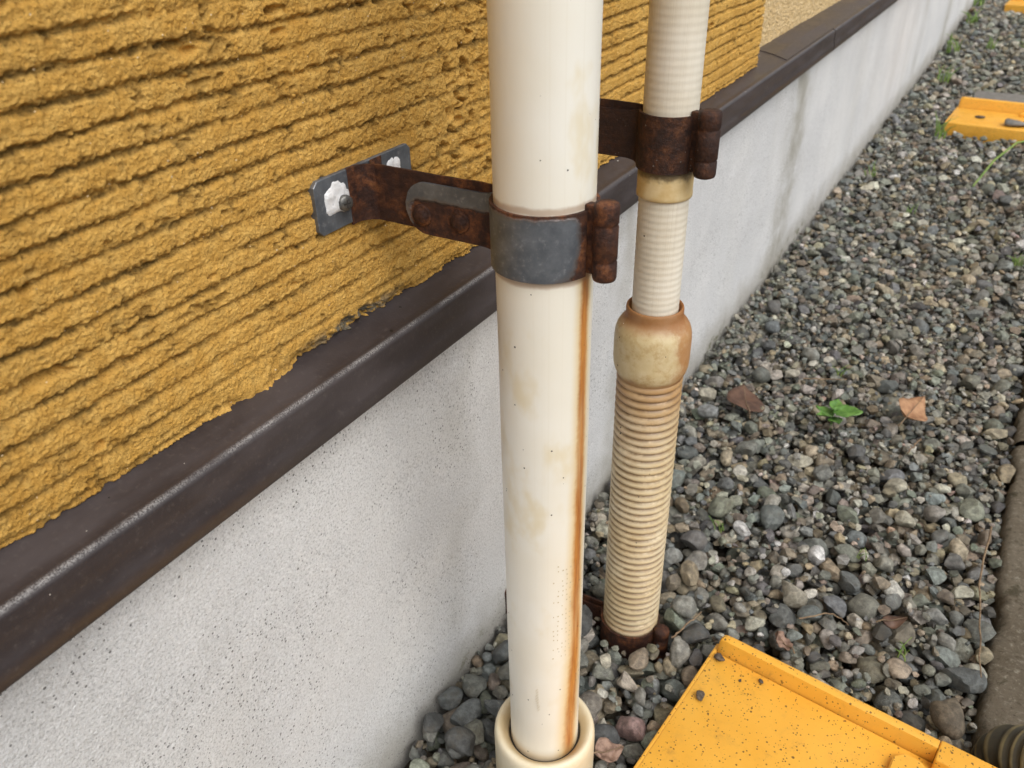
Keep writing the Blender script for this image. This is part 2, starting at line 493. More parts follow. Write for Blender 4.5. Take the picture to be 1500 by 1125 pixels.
# ------------------------------------------------------------------ mesh helpers
def link(name, me, mat, parent=None, loc=None):
    me.materials.clear()
    me.materials.append(mat)
    o = bpy.data.objects.new(name, me)
    COL.objects.link(o)
    if parent is not None:
        o.parent = parent
    if loc is not None:
        o.location = loc
    return o


def empty(name, loc=(0, 0, 0)):
    o = bpy.data.objects.new(name, None)
    o.empty_display_size = 0.05
    COL.objects.link(o)
    o.location = loc
    return o


def tag(o, label=None, cat=None, group=None, kind=None):
    if label:
        o['label'] = label
    if cat:
        o['category'] = cat
    if group:
        o['group'] = group
    if kind:
        o['kind'] = kind
    return o


def mesh_np(name, V, F, smooth=True, attrs=None):
    """F: (n,3) or (n,4) int array"""
    V = np.asarray(V, dtype=np.float32)
    F = np.asarray(F, dtype=np.int32)
    k = F.shape[1]
    me = bpy.data.meshes.new(name)
    me.vertices.add(len(V))
    me.vertices.foreach_set('co', V.ravel())
    me.loops.add(F.size)
    me.loops.foreach_set('vertex_index', F.ravel())
    me.polygons.add(len(F))
    me.polygons.foreach_set('loop_start', np.arange(0, F.size, k, dtype=np.int32))
    me.update(calc_edges=True)
    if smooth:
        me.polygons.foreach_set('use_smooth', np.ones(len(F), dtype=bool))
    for an, av in (attrs or {}).items():
        av = np.asarray(av, dtype=np.float32)
        if av.ndim == 1:
            at = me.attributes.new(an, 'FLOAT', 'POINT')
            at.data.foreach_set('value', av)
        else:
            at = me.attributes.new(an, 'FLOAT_COLOR', 'POINT')
            at.data.foreach_set('color', np.c_[av, np.ones(len(av), np.float32)].ravel())
    me.validate()
    return me


def grid_faces(nu, nv, closed_u=False):
    """vertices indexed iu*nv+iv"""
    iu = np.arange(nu if closed_u else nu - 1)
    iv = np.arange(nv - 1)
    a, b = np.meshgrid(iu, iv, indexing='ij')
    a2 = (a + 1) % nu
    return np.stack([a * nv + b, a2 * nv + b, a2 * nv + b + 1, a * nv + b + 1], -1).reshape(-1, 4)


def revolve(name, prof, seg=64, attrs=None, a0=0.0, a1=None):
    """prof: list of (r,z) from bottom outside upwards"""
    prof = np.array(prof, float)
    closed = a1 is None
    th = np.linspace(0, 2 * PI, seg, endpoint=False) if closed else np.linspace(a0, a1, seg)
    n = len(prof)
    V = np.empty((seg, n, 3))
    V[:, :, 0] = np.sin(th)[:, None] * prof[None, :, 0]
    V[:, :, 1] = np.cos(th)[:, None] * prof[None, :, 0]
    V[:, :, 2] = prof[None, :, 1]
    F = grid_faces(seg, n, closed)[:, ::-1]
    at = {k: np.tile(np.array(v, float), seg) for k, v in (attrs or {}).items()}
    return mesh_np(name, V.reshape(-1, 3), F, True, at)


def sharp(me, deg=35):
    me.set_sharp_from_angle(angle=math.radians(deg))
    return me


def bm_mesh(name, bm, smooth=False, deg=None):
    me = bpy.data.meshes.new(name)
    bmesh.ops.recalc_face_normals(bm, faces=bm.faces)
    bm.to_mesh(me)
    bm.free()
    if smooth:
        me.polygons.foreach_set('use_smooth', np.ones(len(me.polygons), dtype=bool))
        if deg:
            me.set_sharp_from_angle(angle=math.radians(deg))
    return me


def box_bm(x0, x1, y0, y1, z0, z1, bev=0.0, seg=2, bm=None):
    b = bmesh.new()
    bmesh.ops.create_cube(b, size=1.0)
    for v in b.verts:
        v.co = Vector(((x0 + x1) / 2 + v.co.x * (x1 - x0), (y0 + y1) / 2 + v.co.y * (y1 - y0), (z0 + z1) / 2 + v.co.z * (z1 - z0)))
    if bev:
        bmesh.ops.bevel(b, geom=list(b.edges), offset=bev, segments=seg, affect='EDGES', profile=0.5)
    return b


def sheet_along(path, thick, z0, z1, nz=10, corner=0.0):
    """a bent strip: path = [(x,y)] in plan, thickness to the left side of the path; returns V,F and plan parameter"""
    P = np.array(path, float)
    d = np.gradient(P, axis=0)
    d /= np.linalg.norm(d, axis=1)[:, None]
    nrm = np.c_[-d[:, 1], d[:, 0]]
    n = len(P)
    zz = np.linspace(z0, z1, nz)
    ring = []
    loop_xy, loop_z = [], []
    # cross-section loop at each path point: front face up, back face down
    V = []
    for i in range(n):
        for z in zz:
            V.append((P[i, 0], P[i, 1], z))
        for z in zz[::-1]:
            V.append((P[i, 0] + nrm[i, 0] * thick, P[i, 1] + nrm[i, 1] * thick, z))
    m = 2 * nz
    F = []
    for i in range(n - 1):
        for j in range(m):
            j2 = (j + 1) % m
            F.append((i * m + j, i * m + j2, (i + 1) * m + j2, (i + 1) * m + j))
    for i in (0, n - 1):
        for j in range(nz - 1):
            q = (i * m + j, i * m + j + 1, i * m + m - 2 - j, i * m + m - 1 - j)
            F.append(q if i else q[::-1])
    return np.array(V), np.array(F), m


def tube_path(name, pts, rads, seg=10, attrs=None, caps=True):
    P = np.array(pts, float)
    n = len(P)
    d = np.gradient(P, axis=0)
    d /= np.maximum(np.linalg.norm(d, axis=1), 1e-9)[:, None]
    up = np.array([0, 0, 1.0]) if abs(d[0, 2]) < 0.9 else np.array([1.0, 0, 0])
    V = np.empty((n, seg, 3))
    s = np.cross(d[0], up)
    s /= np.linalg.norm(s)
    for i in range(n):
        s = s - d[i] * (s @ d[i])
        s /= np.linalg.norm(s)
        t2 = np.cross(d[i], s)
        th = np.linspace(0, 2 * PI, seg, endpoint=False)
        V[i] = P[i] + rads[i] * (np.cos(th)[:, None] * s + np.sin(th)[:, None] * t2)
    F = []
    for i in range(n - 1):
        for j in range(seg):
            j2 = (j + 1) % seg
            F.append((i * seg + j, i * seg + j2, (i + 1) * seg + j2, (i + 1) * seg + j))
    at = {k: np.repeat(np.array(v, float), seg) for k, v in (attrs or {}).items()}
    return mesh_np(name, V.reshape(-1, 3), np.array(F), True, at)


_tabs = {}


def vnoise(u, v, seed):
    """smooth value noise in [0,1] on arrays"""
    if seed not in _tabs:
        _tabs[seed] = np.random.default_rng(1000 + seed).random((256, 256))
    T = _tabs[seed]
    iu, iv = np.floor(u).astype(int), np.floor(v).astype(int)
    fu, fv = u - iu, v - iv
    fu = fu * fu * (3 - 2 * fu)
    fv = fv * fv * (3 - 2 * fv)
    a, b = iu % 256, iv % 256
    a2, b2 = (a + 1) % 256, (b + 1) % 256
    return (T[a, b] * (1 - fu) + T[a2, b] * fu) * (1 - fv) + (T[a, b2] * (1 - fu) + T[a2, b2] * fu) * fv


def fbm(u, v, seed, octs=4, gain=0.55):
    s, amp, tot = 0.0, 1.0, 0.0
    for o in range(octs):
        s = s + amp * vnoise(u * 2.03 ** o, v * 2.03 ** o, seed + o)
        tot += amp
        amp *= gain
    return s / tot


def sstep(x, a, b):
    t = np.clip((x - a) / (b - a), 0, 1)
    return t * t * (3 - 2 * t)


# ------------------------------------------------------------------ the house wall
WX = -0.360            # face of the combed render
PX = -0.392            # face of the pale render beyond it
FX = -0.355            # foundation
house = tag(empty('house_wall', (FX, 0.0, 0.0)), 'house wall of ochre combed render and dark flashing above a light grey foundation', 'wall')


def hpart(name, me, mat):
    o = link(name, me, mat, house)
    o.location = (-FX, 0, 0)
    return o


def combed_panel():
    u = np.concatenate([np.linspace(-1.2, 0.09, 50)[:-1], np.arange(0.09, 0.74, 0.00082), np.arange(0.74, 1.348, 0.0019), [1.350]])
    v = np.concatenate([np.arange(0.4585, 0.712, 0.00070), np.linspace(0.714, 2.6, 60)])
    U, Vv = np.meshgrid(u, v, indexing='ij')
    wob = (fbm(U * 7, Vv * 9, 3, 3) - 0.5) * 0.0045 + (fbm(U * 60, Vv * 60, 13, 3) - 0.5) * 0.0018 + (fbm(U * 420, Vv * 420, 18, 2, 0.8) - 0.5) * 0.0040
    ph = (Vv + wob + 0.022 * (U - 0.4) * 0.0) / 0.0142
    fr = ph - np.floor(ph)
    row = np.floor(ph).astype(int)
    # groove: steep under the upper ridge, ragged sides
    width = 0.16 + 0.11 * fbm(U * 22, row * 7.3, 23, 3)
    dist = np.abs(fr - 0.5)
    groove = 1 - sstep(dist, width * 0.10, width)
    along = sstep(fbm(U * 16, row * 3.17, 31, 4), 0.22, 0.50)
    rough_zone = np.exp(-((U - 0.525) / 0.085) ** 2) * sstep(Vv, 0.50, 0.56) * (1 - 0.3 * sstep(Vv, 0.64, 0.70))
    low = 1 - sstep(Vv, 0.455, 0.54)
    near = 1 - sstep(U, 0.1, 0.42)
    depth = (0.0019 * along + 0.0007) * (1 - 0.55 * rough_zone) * (1 - 0.25 * low)
    gr = groove * depth
    # broad uneven trowelling, gritty grain, torn pits
    bed = (fbm(U * 24, Vv * 42, 41, 4) - 0.5) * 0.0015
    grain = (fbm(U * 270, Vv * 300, 51, 3, 0.7) - 0.5) * (0.0010 + 0.0018 * rough_zone) + (fbm(U * 700, Vv * 780, 55, 2, 0.8) - 0.5) * 0.0018
    pn = fbm(U * 105, Vv * 150, 61, 3, 0.55)
    pit = sstep(pn, 0.715 - 0.145 * rough_zone, 0.80) * (0.0022 + 0.0040 * rough_zone)
    pn2 = fbm(U * 45, Vv * 85, 71, 2)
    pit2 = sstep(pn2, 0.80 - 0.17 * rough_zone, 0.93) * 0.0068
    fade = np.ones_like(U)
    D = bed + grain - gr - pit - pit2
    D[:, v > 0.713] *= 0.5
    under = sstep(U, 0.3505, 0.3550) * (1 - sstep(U, 0.460, 0.466)) * sstep(Vv, 0.527, 0.533) * (1 - sstep(Vv, 0.570, 0.576))
    D = D * (1 - under) + np.minimum(D, -0.0005) * under
    # torn foot of the render: lumps, a hanging drip, a broken patch
    lumps = (fbm(U * 70, Vv * 0 + 0.3, 81, 4) - 0.45)
    foot = 1 - sstep(Vv, 0.4585, 0.4685)
    drip = np.exp(-((U - 0.288) / 0.021) ** 2)
    Zo = Vv + foot * (lumps * 0.0024 - 0.0080 * drip * (0.6 + 0.8 * fbm(U * 180, Vv * 0, 91, 2)))
    D = D + foot * (0.0002 + 0.0055 * drip) - foot * 0.0025 * sstep(lumps, 0.0, 0.2)
    broken = np.exp(-((U - 0.385) / 0.045) ** 2) * (1 - sstep(Vv, 0.464, 0.4715))
    D = D - 0.005 * broken * sstep(fbm(U * 120, Vv * 160, 95, 3), 0.38, 0.55)
    X = WX + D
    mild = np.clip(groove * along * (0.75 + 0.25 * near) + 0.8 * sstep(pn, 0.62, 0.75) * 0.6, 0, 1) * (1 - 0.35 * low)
    bare = np.clip(broken * 1.3, 0, 1)
    co = np.stack([X, U, Zo], -1)
    # fold the foot and the far end back into the wall
    back = co[:, :1, :].copy()
    back[..., 0] = -0.41
    co = np.concatenate([back, co], 1)
    end = co[-1:, :, :].copy()
    end[..., 0] = -0.41
    co = np.concatenate([co, end], 0)
    pad = lambda A: np.concatenate([np.concatenate([A[:, :1], A], 1), np.concatenate([A[:, :1], A], 1)[-1:]], 0)
    nu, nv = co.shape[:2]
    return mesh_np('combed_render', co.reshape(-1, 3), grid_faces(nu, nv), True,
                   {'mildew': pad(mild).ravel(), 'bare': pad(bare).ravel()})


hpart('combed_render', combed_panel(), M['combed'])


def pale_panel():
    u = np.concatenate([np.arange(1.30, 3.2, 0.006), np.linspace(3.2, 9.0, 60)])
    v = np.concatenate([np.arange(0.458, 0.70, 0.005), np.linspace(0.71, 2.6, 20)])
    U, Vv = np.meshgrid(u, v, indexing='ij')
    X = PX + (fbm(U * 110, Vv * 120, 101, 3) - 0.5) * 0.004
    Z = Vv + (1 - sstep(Vv, 0.458, 0.475)) * (fbm(U * 60, Vv * 0, 105, 3) - 0.5) * 0.008
    co = np.stack([X, U, Z], -1)
    back = co[:, :1].copy()
    back[..., 0] = -0.41
    co = np.concatenate([back, co], 1)
    return mesh_np('smooth_render', co.reshape(-1, 3), grid_faces(*co.shape[:2]), True)


tag(hpart('smooth_render', pale_panel(), M['pale']), 'paler set-back render beyond the end of the combed render')


def foundation():
    u = np.concatenate([np.linspace(-1.2, 0.1, 40)[:-1], np.arange(0.1, 1.6, 0.006), np.linspace(1.6, 9.0, 160)])
    v = np.concatenate([np.linspace(-0.30, -0.03, 6)[:-1], np.arange(-0.03, 0.430, 0.006)])
    U, Vv = np.meshgrid(u, v, indexing='ij')
    X = FX + (fbm(U * 5, Vv * 5, 111, 3) - 0.5) * 0.006 + (fbm(U * 50, Vv * 50, 115, 3) - 0.5) * 0.0012
    co = np.stack([X, U, Vv], -1)
    return mesh_np('foundation', co.reshape(-1, 3), grid_faces(*co.shape[:2]), True)


hpart('foundation', foundation(), M['foundation'])


def flash_profile():
    p = [(-0.404, 0.4655), (-0.385, 0.4625), (-0.362, 0.4580), (-0.345, 0.4525)]
    c, r = (-0.3392, 0.4462), 0.0050
    for a in np.radians(np.linspace(105, 4, 9)):
        p.append((c[0] + r * math.cos(a), c[1] + r * math.sin(a)))
    p += [(-0.3338, 0.436), (-0.3335, 0.4285), (-0.3325, 0.4255), (-0.3318, 0.4220), (-0.3318, 0.4145), (-0.3325, 0.4128), (-0.3345, 0.4124), (-0.348, 0.4135), (-0.352, 0.4140)]
    return np.array(p)


def flashing(y0, y1, step):
    p = flash_profile()
    ys = np.arange(y0, y1, step)
    ys = np.append(ys, y1)
    U = np.repeat(ys[:, None], len(p), 1)
    w_ = (fbm(U * 3, np.repeat(p[None, :, 1], len(ys), 0) * 20, 121, 2) - 0.5) * 0.0012
    co = np.stack([p[None, :, 0] + w_, U, p[None, :, 1] + w_ * 0.4], -1)
    nose_glint = np.zeros(len(p))
    nose_glint[6:11] = (0.12, 0.7, 1.0, 0.6, 0.08)  # strength of the painted highlight across the rounded nose
    W = np.repeat(nose_glint[None], len(ys), 0) * np.where(U < 0.62, 1.0, 0.25)
    back = co.copy()
    # thin sheet: inner skin 1 mm behind
    back[..., 0] -= 0.0010
    back[..., 2] -= 0.0010
    nu, nv = co.shape[:2]
    F1 = grid_faces(nu, nv)
    n = nu * nv
    ends = []
    for i in (0, nu - 1):
        for j in range(nv - 1):
            ends.append((i * nv + j, i * nv + j + 1, n + i * nv + j + 1, n + i * nv + j))
    F = np.concatenate([F1[:, ::-1], F1 + n, np.array(ends)])
    V = np.concatenate([co.reshape(-1, 3), back.reshape(-1, 3)])
    me = mesh_np('flashing', V, F, True, {'nose_glint': np.concatenate([W.ravel(), W.ravel() * 0])})
    return sharp(me, 50)


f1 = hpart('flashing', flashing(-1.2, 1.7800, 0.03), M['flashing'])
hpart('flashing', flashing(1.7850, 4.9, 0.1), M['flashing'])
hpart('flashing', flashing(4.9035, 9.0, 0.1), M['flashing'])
# cover strip lapped over the top of the joint
bm = bmesh.new()
pr = flash_profile()[:5]
vs = [[bm.verts.new((x, y, z + 0.0011)) for x, z in pr] for y in (1.452, 1.795)]
vb = [[bm.verts.new((x, y, z + 0.0002)) for x, z in pr] for y in (1.452, 1.795)]
for i in range(4):
    bm.faces.new((vs[0][i], vs[1][i], vs[1][i + 1], vs[0][i + 1]))
    bm.faces.new((vs[0][i], vs[0][i + 1], vb[0][i + 1], vb[0][i]))
    bm.faces.new((vs[1][i], vs[1][i + 1], vb[1][i + 1], vb[1][i]))
bm.faces.new((vs[0][4], vs[1][4], vb[1][4], vb[0][4]))
cv = link('joint_cover', bm_mesh('joint_cover', bm), M['flashing'], f1)

# ------------------------------------------------------------------ cream drainpipe in front
P1 = (-0.222, 0.407)
R1 = 0.0300
drain = tag(empty('drainpipe', (*P1, 0)), 'smooth cream drainpipe with a long orange rust run, standing in a round socket', 'pipe')
zs = np.concatenate([np.linspace(0.03, 1.5, 60), [2.6]])
link('pipe', revolve('pipe', [(R1 + 0.00012 * math.sin(z * 37), z) for z in zs], 96), M['pvc'], drain)
sock = [(0.0452, -0.10), (0.0452, 0.060), (0.0453, 0.068), (0.0449, 0.0725), (0.0440, 0.0758), (0.0425, 0.0775), (0.0405, 0.0778),
        (0.0380, 0.0762), (0.0355, 0.0738), (0.0332, 0.0712), (0.0318, 0.0690), (0.0316, 0.066), (0.0316, 0.050), (0.0302, 0.050)]
so = link('socket', revolve('socket', sock, 96), M['socket'], drain)
tor = [(0.0308 + 0.0008 * math.cos(a), 0.0672 + 0.0008 * math.sin(a)) for a in np.linspace(0, 2 * PI, 13)]
link('sealing_ring', revolve('sealing_ring', tor, 80), M['rubber'], so)


def print_marks():
    """worn ink dots and a scratched mark on the drainpipe, a hair proud of it"""
    V, F = [], []
    def dot(a, z, ra, rz, tilt=0.0):
        b = len(V)
        for k in range(6):
            t_ = k * PI / 3
            da, dz = math.cos(t_) * ra, math.sin(t_) * rz
            V.append((a + da + tilt * dz, z + dz))
        F.append([b + i for i in range(6)])
    r = random.Random(3)
    for c in range(5):
        a = math.radians(112 + c * 6.5)
        for k in range(20):
            if r.random() < 0.30 + 0.05 * c:
                continue
            z = 0.300 - k * 0.0052
            dot(a + r.uniform(-.012, .012), z + r.uniform(-.0007, .0007), 0.022 * r.uniform(.6, 1.1), 0.0008)
    for k in range(9):
        z = 0.163 - k * 0.0034
        dot(math.radians(163 - k * 0.2) + r.uniform(-.02, .02), z, 0.055 * r.uniform(.6, 1.1), 0.0005, 0.0)
        V[-6:] = [(a_, z_ - (a_ - math.radians(163)) * 0.05) for a_, z_ in V[-6:]]
    me = bpy.data.meshes.new('print_marks')
    rr = R1 + 0.0004
    me.from_pydata([(rr * math.sin(a), rr * math.cos(a), z) for a, z in V], [], F)
    return me


tag(link('print_marks', print_marks(), M['print'], drain), kind='stuff')

# ------------------------------------------------------------------ ribbed conduit behind
P2 = (-0.2245, 0.612)
cond = tag(empty('conduit', (*P2, 0)), 'ivory ribbed conduit with amber coupling and corrugated hose, behind the smooth drainpipe', 'pipe')


def ribs(z0, z1, pitch, r, amp, sharpness=1.0, step=10):
    n = int((z1 - z0) / pitch * step)
    out, at = [], []
    for i in range(n + 1):
        z = z0 + (z1 - z0) * i / n
        c = abs(math.sin(PI * (z - z0) / pitch))          # narrow grooves between round ribs
        h = c ** 0.55 if sharpness > 1 else 0.5 - 0.5 * math.cos(2 * PI * (z - z0) / pitch)
        out.append((r - amp + amp * h, z))
        at.append(1 - h)
    return out, at


p, a = ribs(0.520, 1.10, 0.0056, 0.0212, 0.00011)
link('upper_tube', revolve('upper_tube', p + [(0.0212, 2.6)], 72), M['conduit'], cond)
link('collar', revolve('collar', [(0.0203, 0.5045), (0.0218, 0.5043), (0.0224, 0.5052), (0.0225, 0.5075), (0.0221, 0.5095), (0.0222, 0.529), (0.0219, 0.5305), (0.0213, 0.531)], 72), M['collar'], cond)
p, a = ribs(0.385, 0.508, 0.0056, 0.0203, 0.00020)
link('lower_tube', revolve('lower_tube', p, 72), M['conduit'], cond)
cp = [(0.0282, 0.3345), (0.0290, 0.3362), (0.0302, 0.3392), (0.0322, 0.3435), (0.0336, 0.3490), (0.0340, 0.3550), (0.0341, 0.3680), (0.0340, 0.3760),
      (0.0334, 0.3820), (0.0320, 0.3868), (0.0296, 0.3908), (0.0272, 0.3936), (0.0255, 0.3962), (0.0250, 0.3990), (0.0251, 0.4030), (0.0247, 0.4052), (0.0238, 0.4062),
      (0.0226, 0.4050), (0.0220, 0.4015), (0.0205, 0.3990)]
link('coupling', revolve('coupling', cp, 96), M['yellowed'], cond)
p, a = ribs(0.000, 0.338, 0.00824, 0.0302, 0.0027, 2.6, 16)
link('corrugated_hose', revolve('corrugated_hose', [(0.0285, -0.08)] + p, 84, {'groove': [0.0] + [min(1, x * 2.0) for x in a]}), M['hose'], cond)


# ------------------------------------------------------------------ pipe brackets
def arc(cx, cy, r, a0, a1, n):
    return [(cx + r * math.cos(a), cy + r * math.sin(a)) for a in np.linspace(a0, a1, n)]


def bracket(P, R, z0, z1, wall_x, plate, hinge_r, hinge_at, mats, label, strap_y, screws=False, detail=True, plate_z=None):
    root = tag(empty('pipe_bracket', (wall_x, P[1], (z0 + z1) / 2)), label, 'bracket', 'hinged pipe brackets')
    o = Vector(root.location)

    def add(name, me, mat, parent=root):
        ob = link(name, me, mat, parent)
        if parent is root:
            ob.location = -o
        return ob

    pz0, pz1 = plate_z or (z0 + 0.0065, z1 + 0.002)
    # wall plate with cut corners
    bm = bmesh.new()
    y0, y1 = plate
    c = 0.0035
    outl = [(y0 + c, pz0), (y1 - c, pz0), (y1, pz0 + c), (y1, pz1 - c), (y1 - c, pz1), (y0 + c, pz1), (y0, pz1 - c), (y0, pz0 + c)]
    xs = (wall_x - 0.004, wall_x + 0.0014)
    fr = [bm.verts.new((xs[1], y, z)) for y, z in outl]
    bk = [bm.verts.new((xs[0], y, z)) for y, z in outl]
    ff = bm.faces.new(fr)
    bm.faces.new(bk[::-1])
    for i in range(8):
        bm.faces.new((fr[i], bk[i], bk[(i + 1) % 8], fr[(i + 1) % 8]))
    bmesh.ops.bevel(bm, geom=[e for e in ff.edges], offset=0.0004, segments=1, affect='EDGES')
    me = bm_mesh('wall_plate', bm, True, 30)
    n = len(me.vertices)
    co = np.empty(n * 3)
    me.vertices.foreach_get('co', co)
    at = me.attributes.new('rust', 'FLOAT', 'POINT')
    at.data.foreach_set('value', np.full(n, 0.12 if screws else 0.9, np.float32))
    pl = add('wall_plate', me, mats['plate'])
    # folded strap: two leaves that curl off the plate and run out side by side
    hx = P[0] - R - 0.0015
    rad = 0.011
    for s, nm in ((-1, 'strap'), (1, 'strap')):
        ys = strap_y + s * 0.0006
        xa = wall_x + 0.0018
        path = [(xa, ys + s * (rad + 0.006)), (xa, ys + s * (rad + 0.003))]
        path += [(xa + rad - rad * math.cos(t_), ys + s * rad - s * rad * math.sin(t_)) for t_ in np.linspace(0.0, PI / 2, 9)]
        path += [(x, ys) for x in np.linspace(xa + rad + 0.004, hx + (0.0 if s > 0 else 0.0), 14)]
        V, F, m = sheet_along(path, 0.0016 * (1 if s < 0 else -1), z0 + 0.0045, z1 + 0.002, 8)
        if s > 0:
            F = F[:, ::-1]
        # a touch of unevenness
        V[:, 2] += (fbm(V[:, 0] * 60, V[:, 1] * 60, 131, 2) - 0.5) * 0.0016
        me = sharp(mesh_np('strap', V, F, True, {'rust': np.full(len(V), 0.95)}), 40)
        add('strap', me, mats['strap'])
    # clamp band: arm with a round end, wrapping on into the ring
    zm = (z0 + z1) / 2
    H = (z1 - z0) / 2
    yb = strap_y - 0.0030
    xl = P[0] - R - 0.070 if detail else P[0] - R - 0.062
    ring_r = R + 0.0005
    # angle where the arm leaves the ring, measured from +x
    th0 = PI - math.asin((P[1] - yb) / (ring_r + 0.004)) if abs(P[1] - yb) < ring_r else PI
    th0 = math.atan2(yb - P[1], -math.sqrt(max(1e-9, (ring_r) ** 2 - (yb - P[1]) ** 2)))
    if th0 < 0:
        th0 += 2 * PI
    th1 = math.atan2(hinge_at[1] - P[1], hinge_at[0] - P[0]) + 2 * PI
    path = [(x, yb) for x in np.linspace(xl, P[0] - ring_r - 0.005, 26)]
    jx, jy = path[-1]
    a_in = th0 + 0.22
    tgt = (P[0] + ring_r * math.cos(a_in), P[1] + ring_r * math.sin(a_in))
    for k in (0.35, 0.7):
        path.append((jx + (tgt[0] - jx) * k, jy + (tgt[1] - jy) * k * k))
    path += [(P[0] + ring_r * math.cos(t_), P[1] + ring_r * math.sin(t_)) for t_ in np.linspace(a_in, th1 - 0.10, 46)]
    NZ = 14
    V, F, m = sheet_along(path, -0.0020, zm - H, zm + H, NZ)
    F = F[:, ::-1]
    # rounded left end: pull z in near the tip
    tip = np.clip((xl + 0.016 - V[:, 0]) / 0.016, 0, 1) * (V[:, 1] < P[1] + 0.01)
    k = np.sqrt(np.clip(1 - tip ** 2 * 0.985, 0.02, 1))
    V[:, 2] = zm + (V[:, 2] - zm) * np.where(tip > 0, k, 1.0)
    # the arm is a little lower than the ring's full height and flares into it
    ring_blend = sstep(V[:, 0], P[0] - ring_r - 0.012, P[0] - ring_r + 0.004)
    V[:, 2] = zm + (V[:, 2] - zm) * (0.86 + 0.14 * ring_blend)
    up = (V[:, 2] - zm) / H
    prog = np.arange(len(V)) // m / len(path)
    is_arm = 1 - ring_blend
    ringpos = np.clip((prog - 0.38) / 0.62, 0, 1)
    rust = 0.02 + 0.26 * sstep(np.abs(up), 0.80, 1.0) + 0.50 * sstep(up, 0.72, 0.98) * (1 - is_arm)
    rust += 0.80 * sstep(ringpos, 0.84, 0.97) + 0.30 * sstep(ringpos, 0.70, 0.88) * sstep(-up, 0.2, 0.9)
    rust_arm = 0.95 - 0.95 * sstep(up, 0.05, 0.50) - 0.55 * sstep(V[:, 0], xl + 0.010, xl + 0.002)
    rust = np.where(is_arm > 0.5, rust_arm, rust)
    me = sharp(mesh_np('clamp_band', V, F, True, {'rust': np.clip(rust, 0, 1)}), 40)
    add('clamp_band', me, mats['band'])
    # rear half of the clamp
    path = [(P[0] + ring_r * math.cos(t_), P[1] + ring_r * math.sin(t_)) for t_ in np.linspace(th1 - 2 * PI + 0.06, th0 - 0.16, 40)]
    V, F, m = sheet_along(path, -0.0018, zm - H, zm + H, 6)
    F = F[:, ::-1]
    up = np.abs(V[:, 2] - zm) / H
    add('clamp_back', sharp(mesh_np('clamp_back', V, F, True, {'rust': 0.7 + 0.3 * up}), 40), mats['band'])
    # hinge knuckle with a pin
    hz0, hz1 = z0 - 0.001, z1 + 0.007
    hr = hinge_r
    L = hz1 - hz0
    pr = [(0.0, hz0), (hr * 0.72, hz0 + 0.0004), (hr * 0.93, hz0 + hr * 0.16), (hr, hz0 + hr * 0.40)]
    for g in (0.27, 0.72):
        zz = hz0 + L * g
        pr += [(hr, zz - 0.0012), (hr * 0.93, zz - 0.0004), (hr * 0.93, zz + 0.0004), (hr, zz + 0.0012)]
    pr += [(hr, hz1 - hr * 0.40), (hr * 0.92, hz1 - hr * 0.15), (hr * 0.62, hz1 - 0.0004), (0.0, hz1)]
    me = revolve('hinge', pr, 28)
    hg = link('hinge', me, mats['hinge'], root)
    hg.location = Vector((hinge_at[0], hinge_at[1], 0)) - o
    # lug behind the knuckle
    d = Vector((hinge_at[0] - P[0], hinge_at[1] - P[1], 0)).normalized()
    bm = box_bm(-0.004, 0.006, -0.003, 0.0035, z0 + 0.002, z1 + 0.0035, 0.0008)
    lug = link('hinge_lug', bm_mesh('hinge_lug', bm, True, 40), mats['hinge'], root)
    lug.location = Vector((P[0] + d.x * (R + 0.004), P[1] + d.y * (R + 0.004), 0)) - o
    lug.rotation_euler.z = math.atan2(d.y, d.x)
    if detail:
        for bx, bz in ((xl + 0.0125, zm - 0.0045), (xl + 0.0415, zm - 0.0040)):
            pr = [(0.0074, 0.0), (0.0073, 0.0010), (0.0064, 0.0016), (0.0056, 0.0013), (0.0050, 0.0026), (0.0040, 0.0036), (0.0020, 0.0041), (0.0, 0.0042)]
            rv = link('rivet', revolve('rivet', pr, 24), mats['rivet'], root)
            rv.location = Vector((bx, yb - 0.0019, bz)) - o
            rv.rotation_euler = (PI / 2, 0, 0)
    return root, pl, o


MB = dict(plate=M['zinc'], strap=M['rust'], band=M['zinc'], hinge=M['rust'], rivet=M['rust'])
br1, plate1, o1 = bracket(P1, R1, 0.5262, 0.5662, WX + 0.001, (0.3595, 0.4585), 0.0072, (-0.1795, 0.4010), MB,
                          'half rusted grey bracket with screwed wall plate, round the smooth cream drainpipe', 0.4085, True)
MD = dict(plate=M['rust_dark'], strap=M['rust_dark'], band=M['rust_dark'], hinge=M['rust_dark'], rivet=M['rust_dark'])
bracket(P2, 0.0216, 0.5275, 0.5705, WX + 0.001, (0.590, 0.662), 0.0086, (-0.1895, 0.6000), MD,
        'dark brown rust crusted bracket high up on the ribbed conduit', 0.6130, False, False)
MR = dict(plate=M['rust'], strap=M['rust'], band=M['rust'], hinge=M['rust'], rivet=M['rust'])
bracket(P2, 0.0302, -0.022, 0.0185, FX + 0.003, (0.556, 0.668), 0.0082, (-0.1850, 0.6060), MR,
        'red brown rusty bracket half buried in gravel at the foot of the corrugated hose', 0.6130, False, False, (0.002, 0.042))


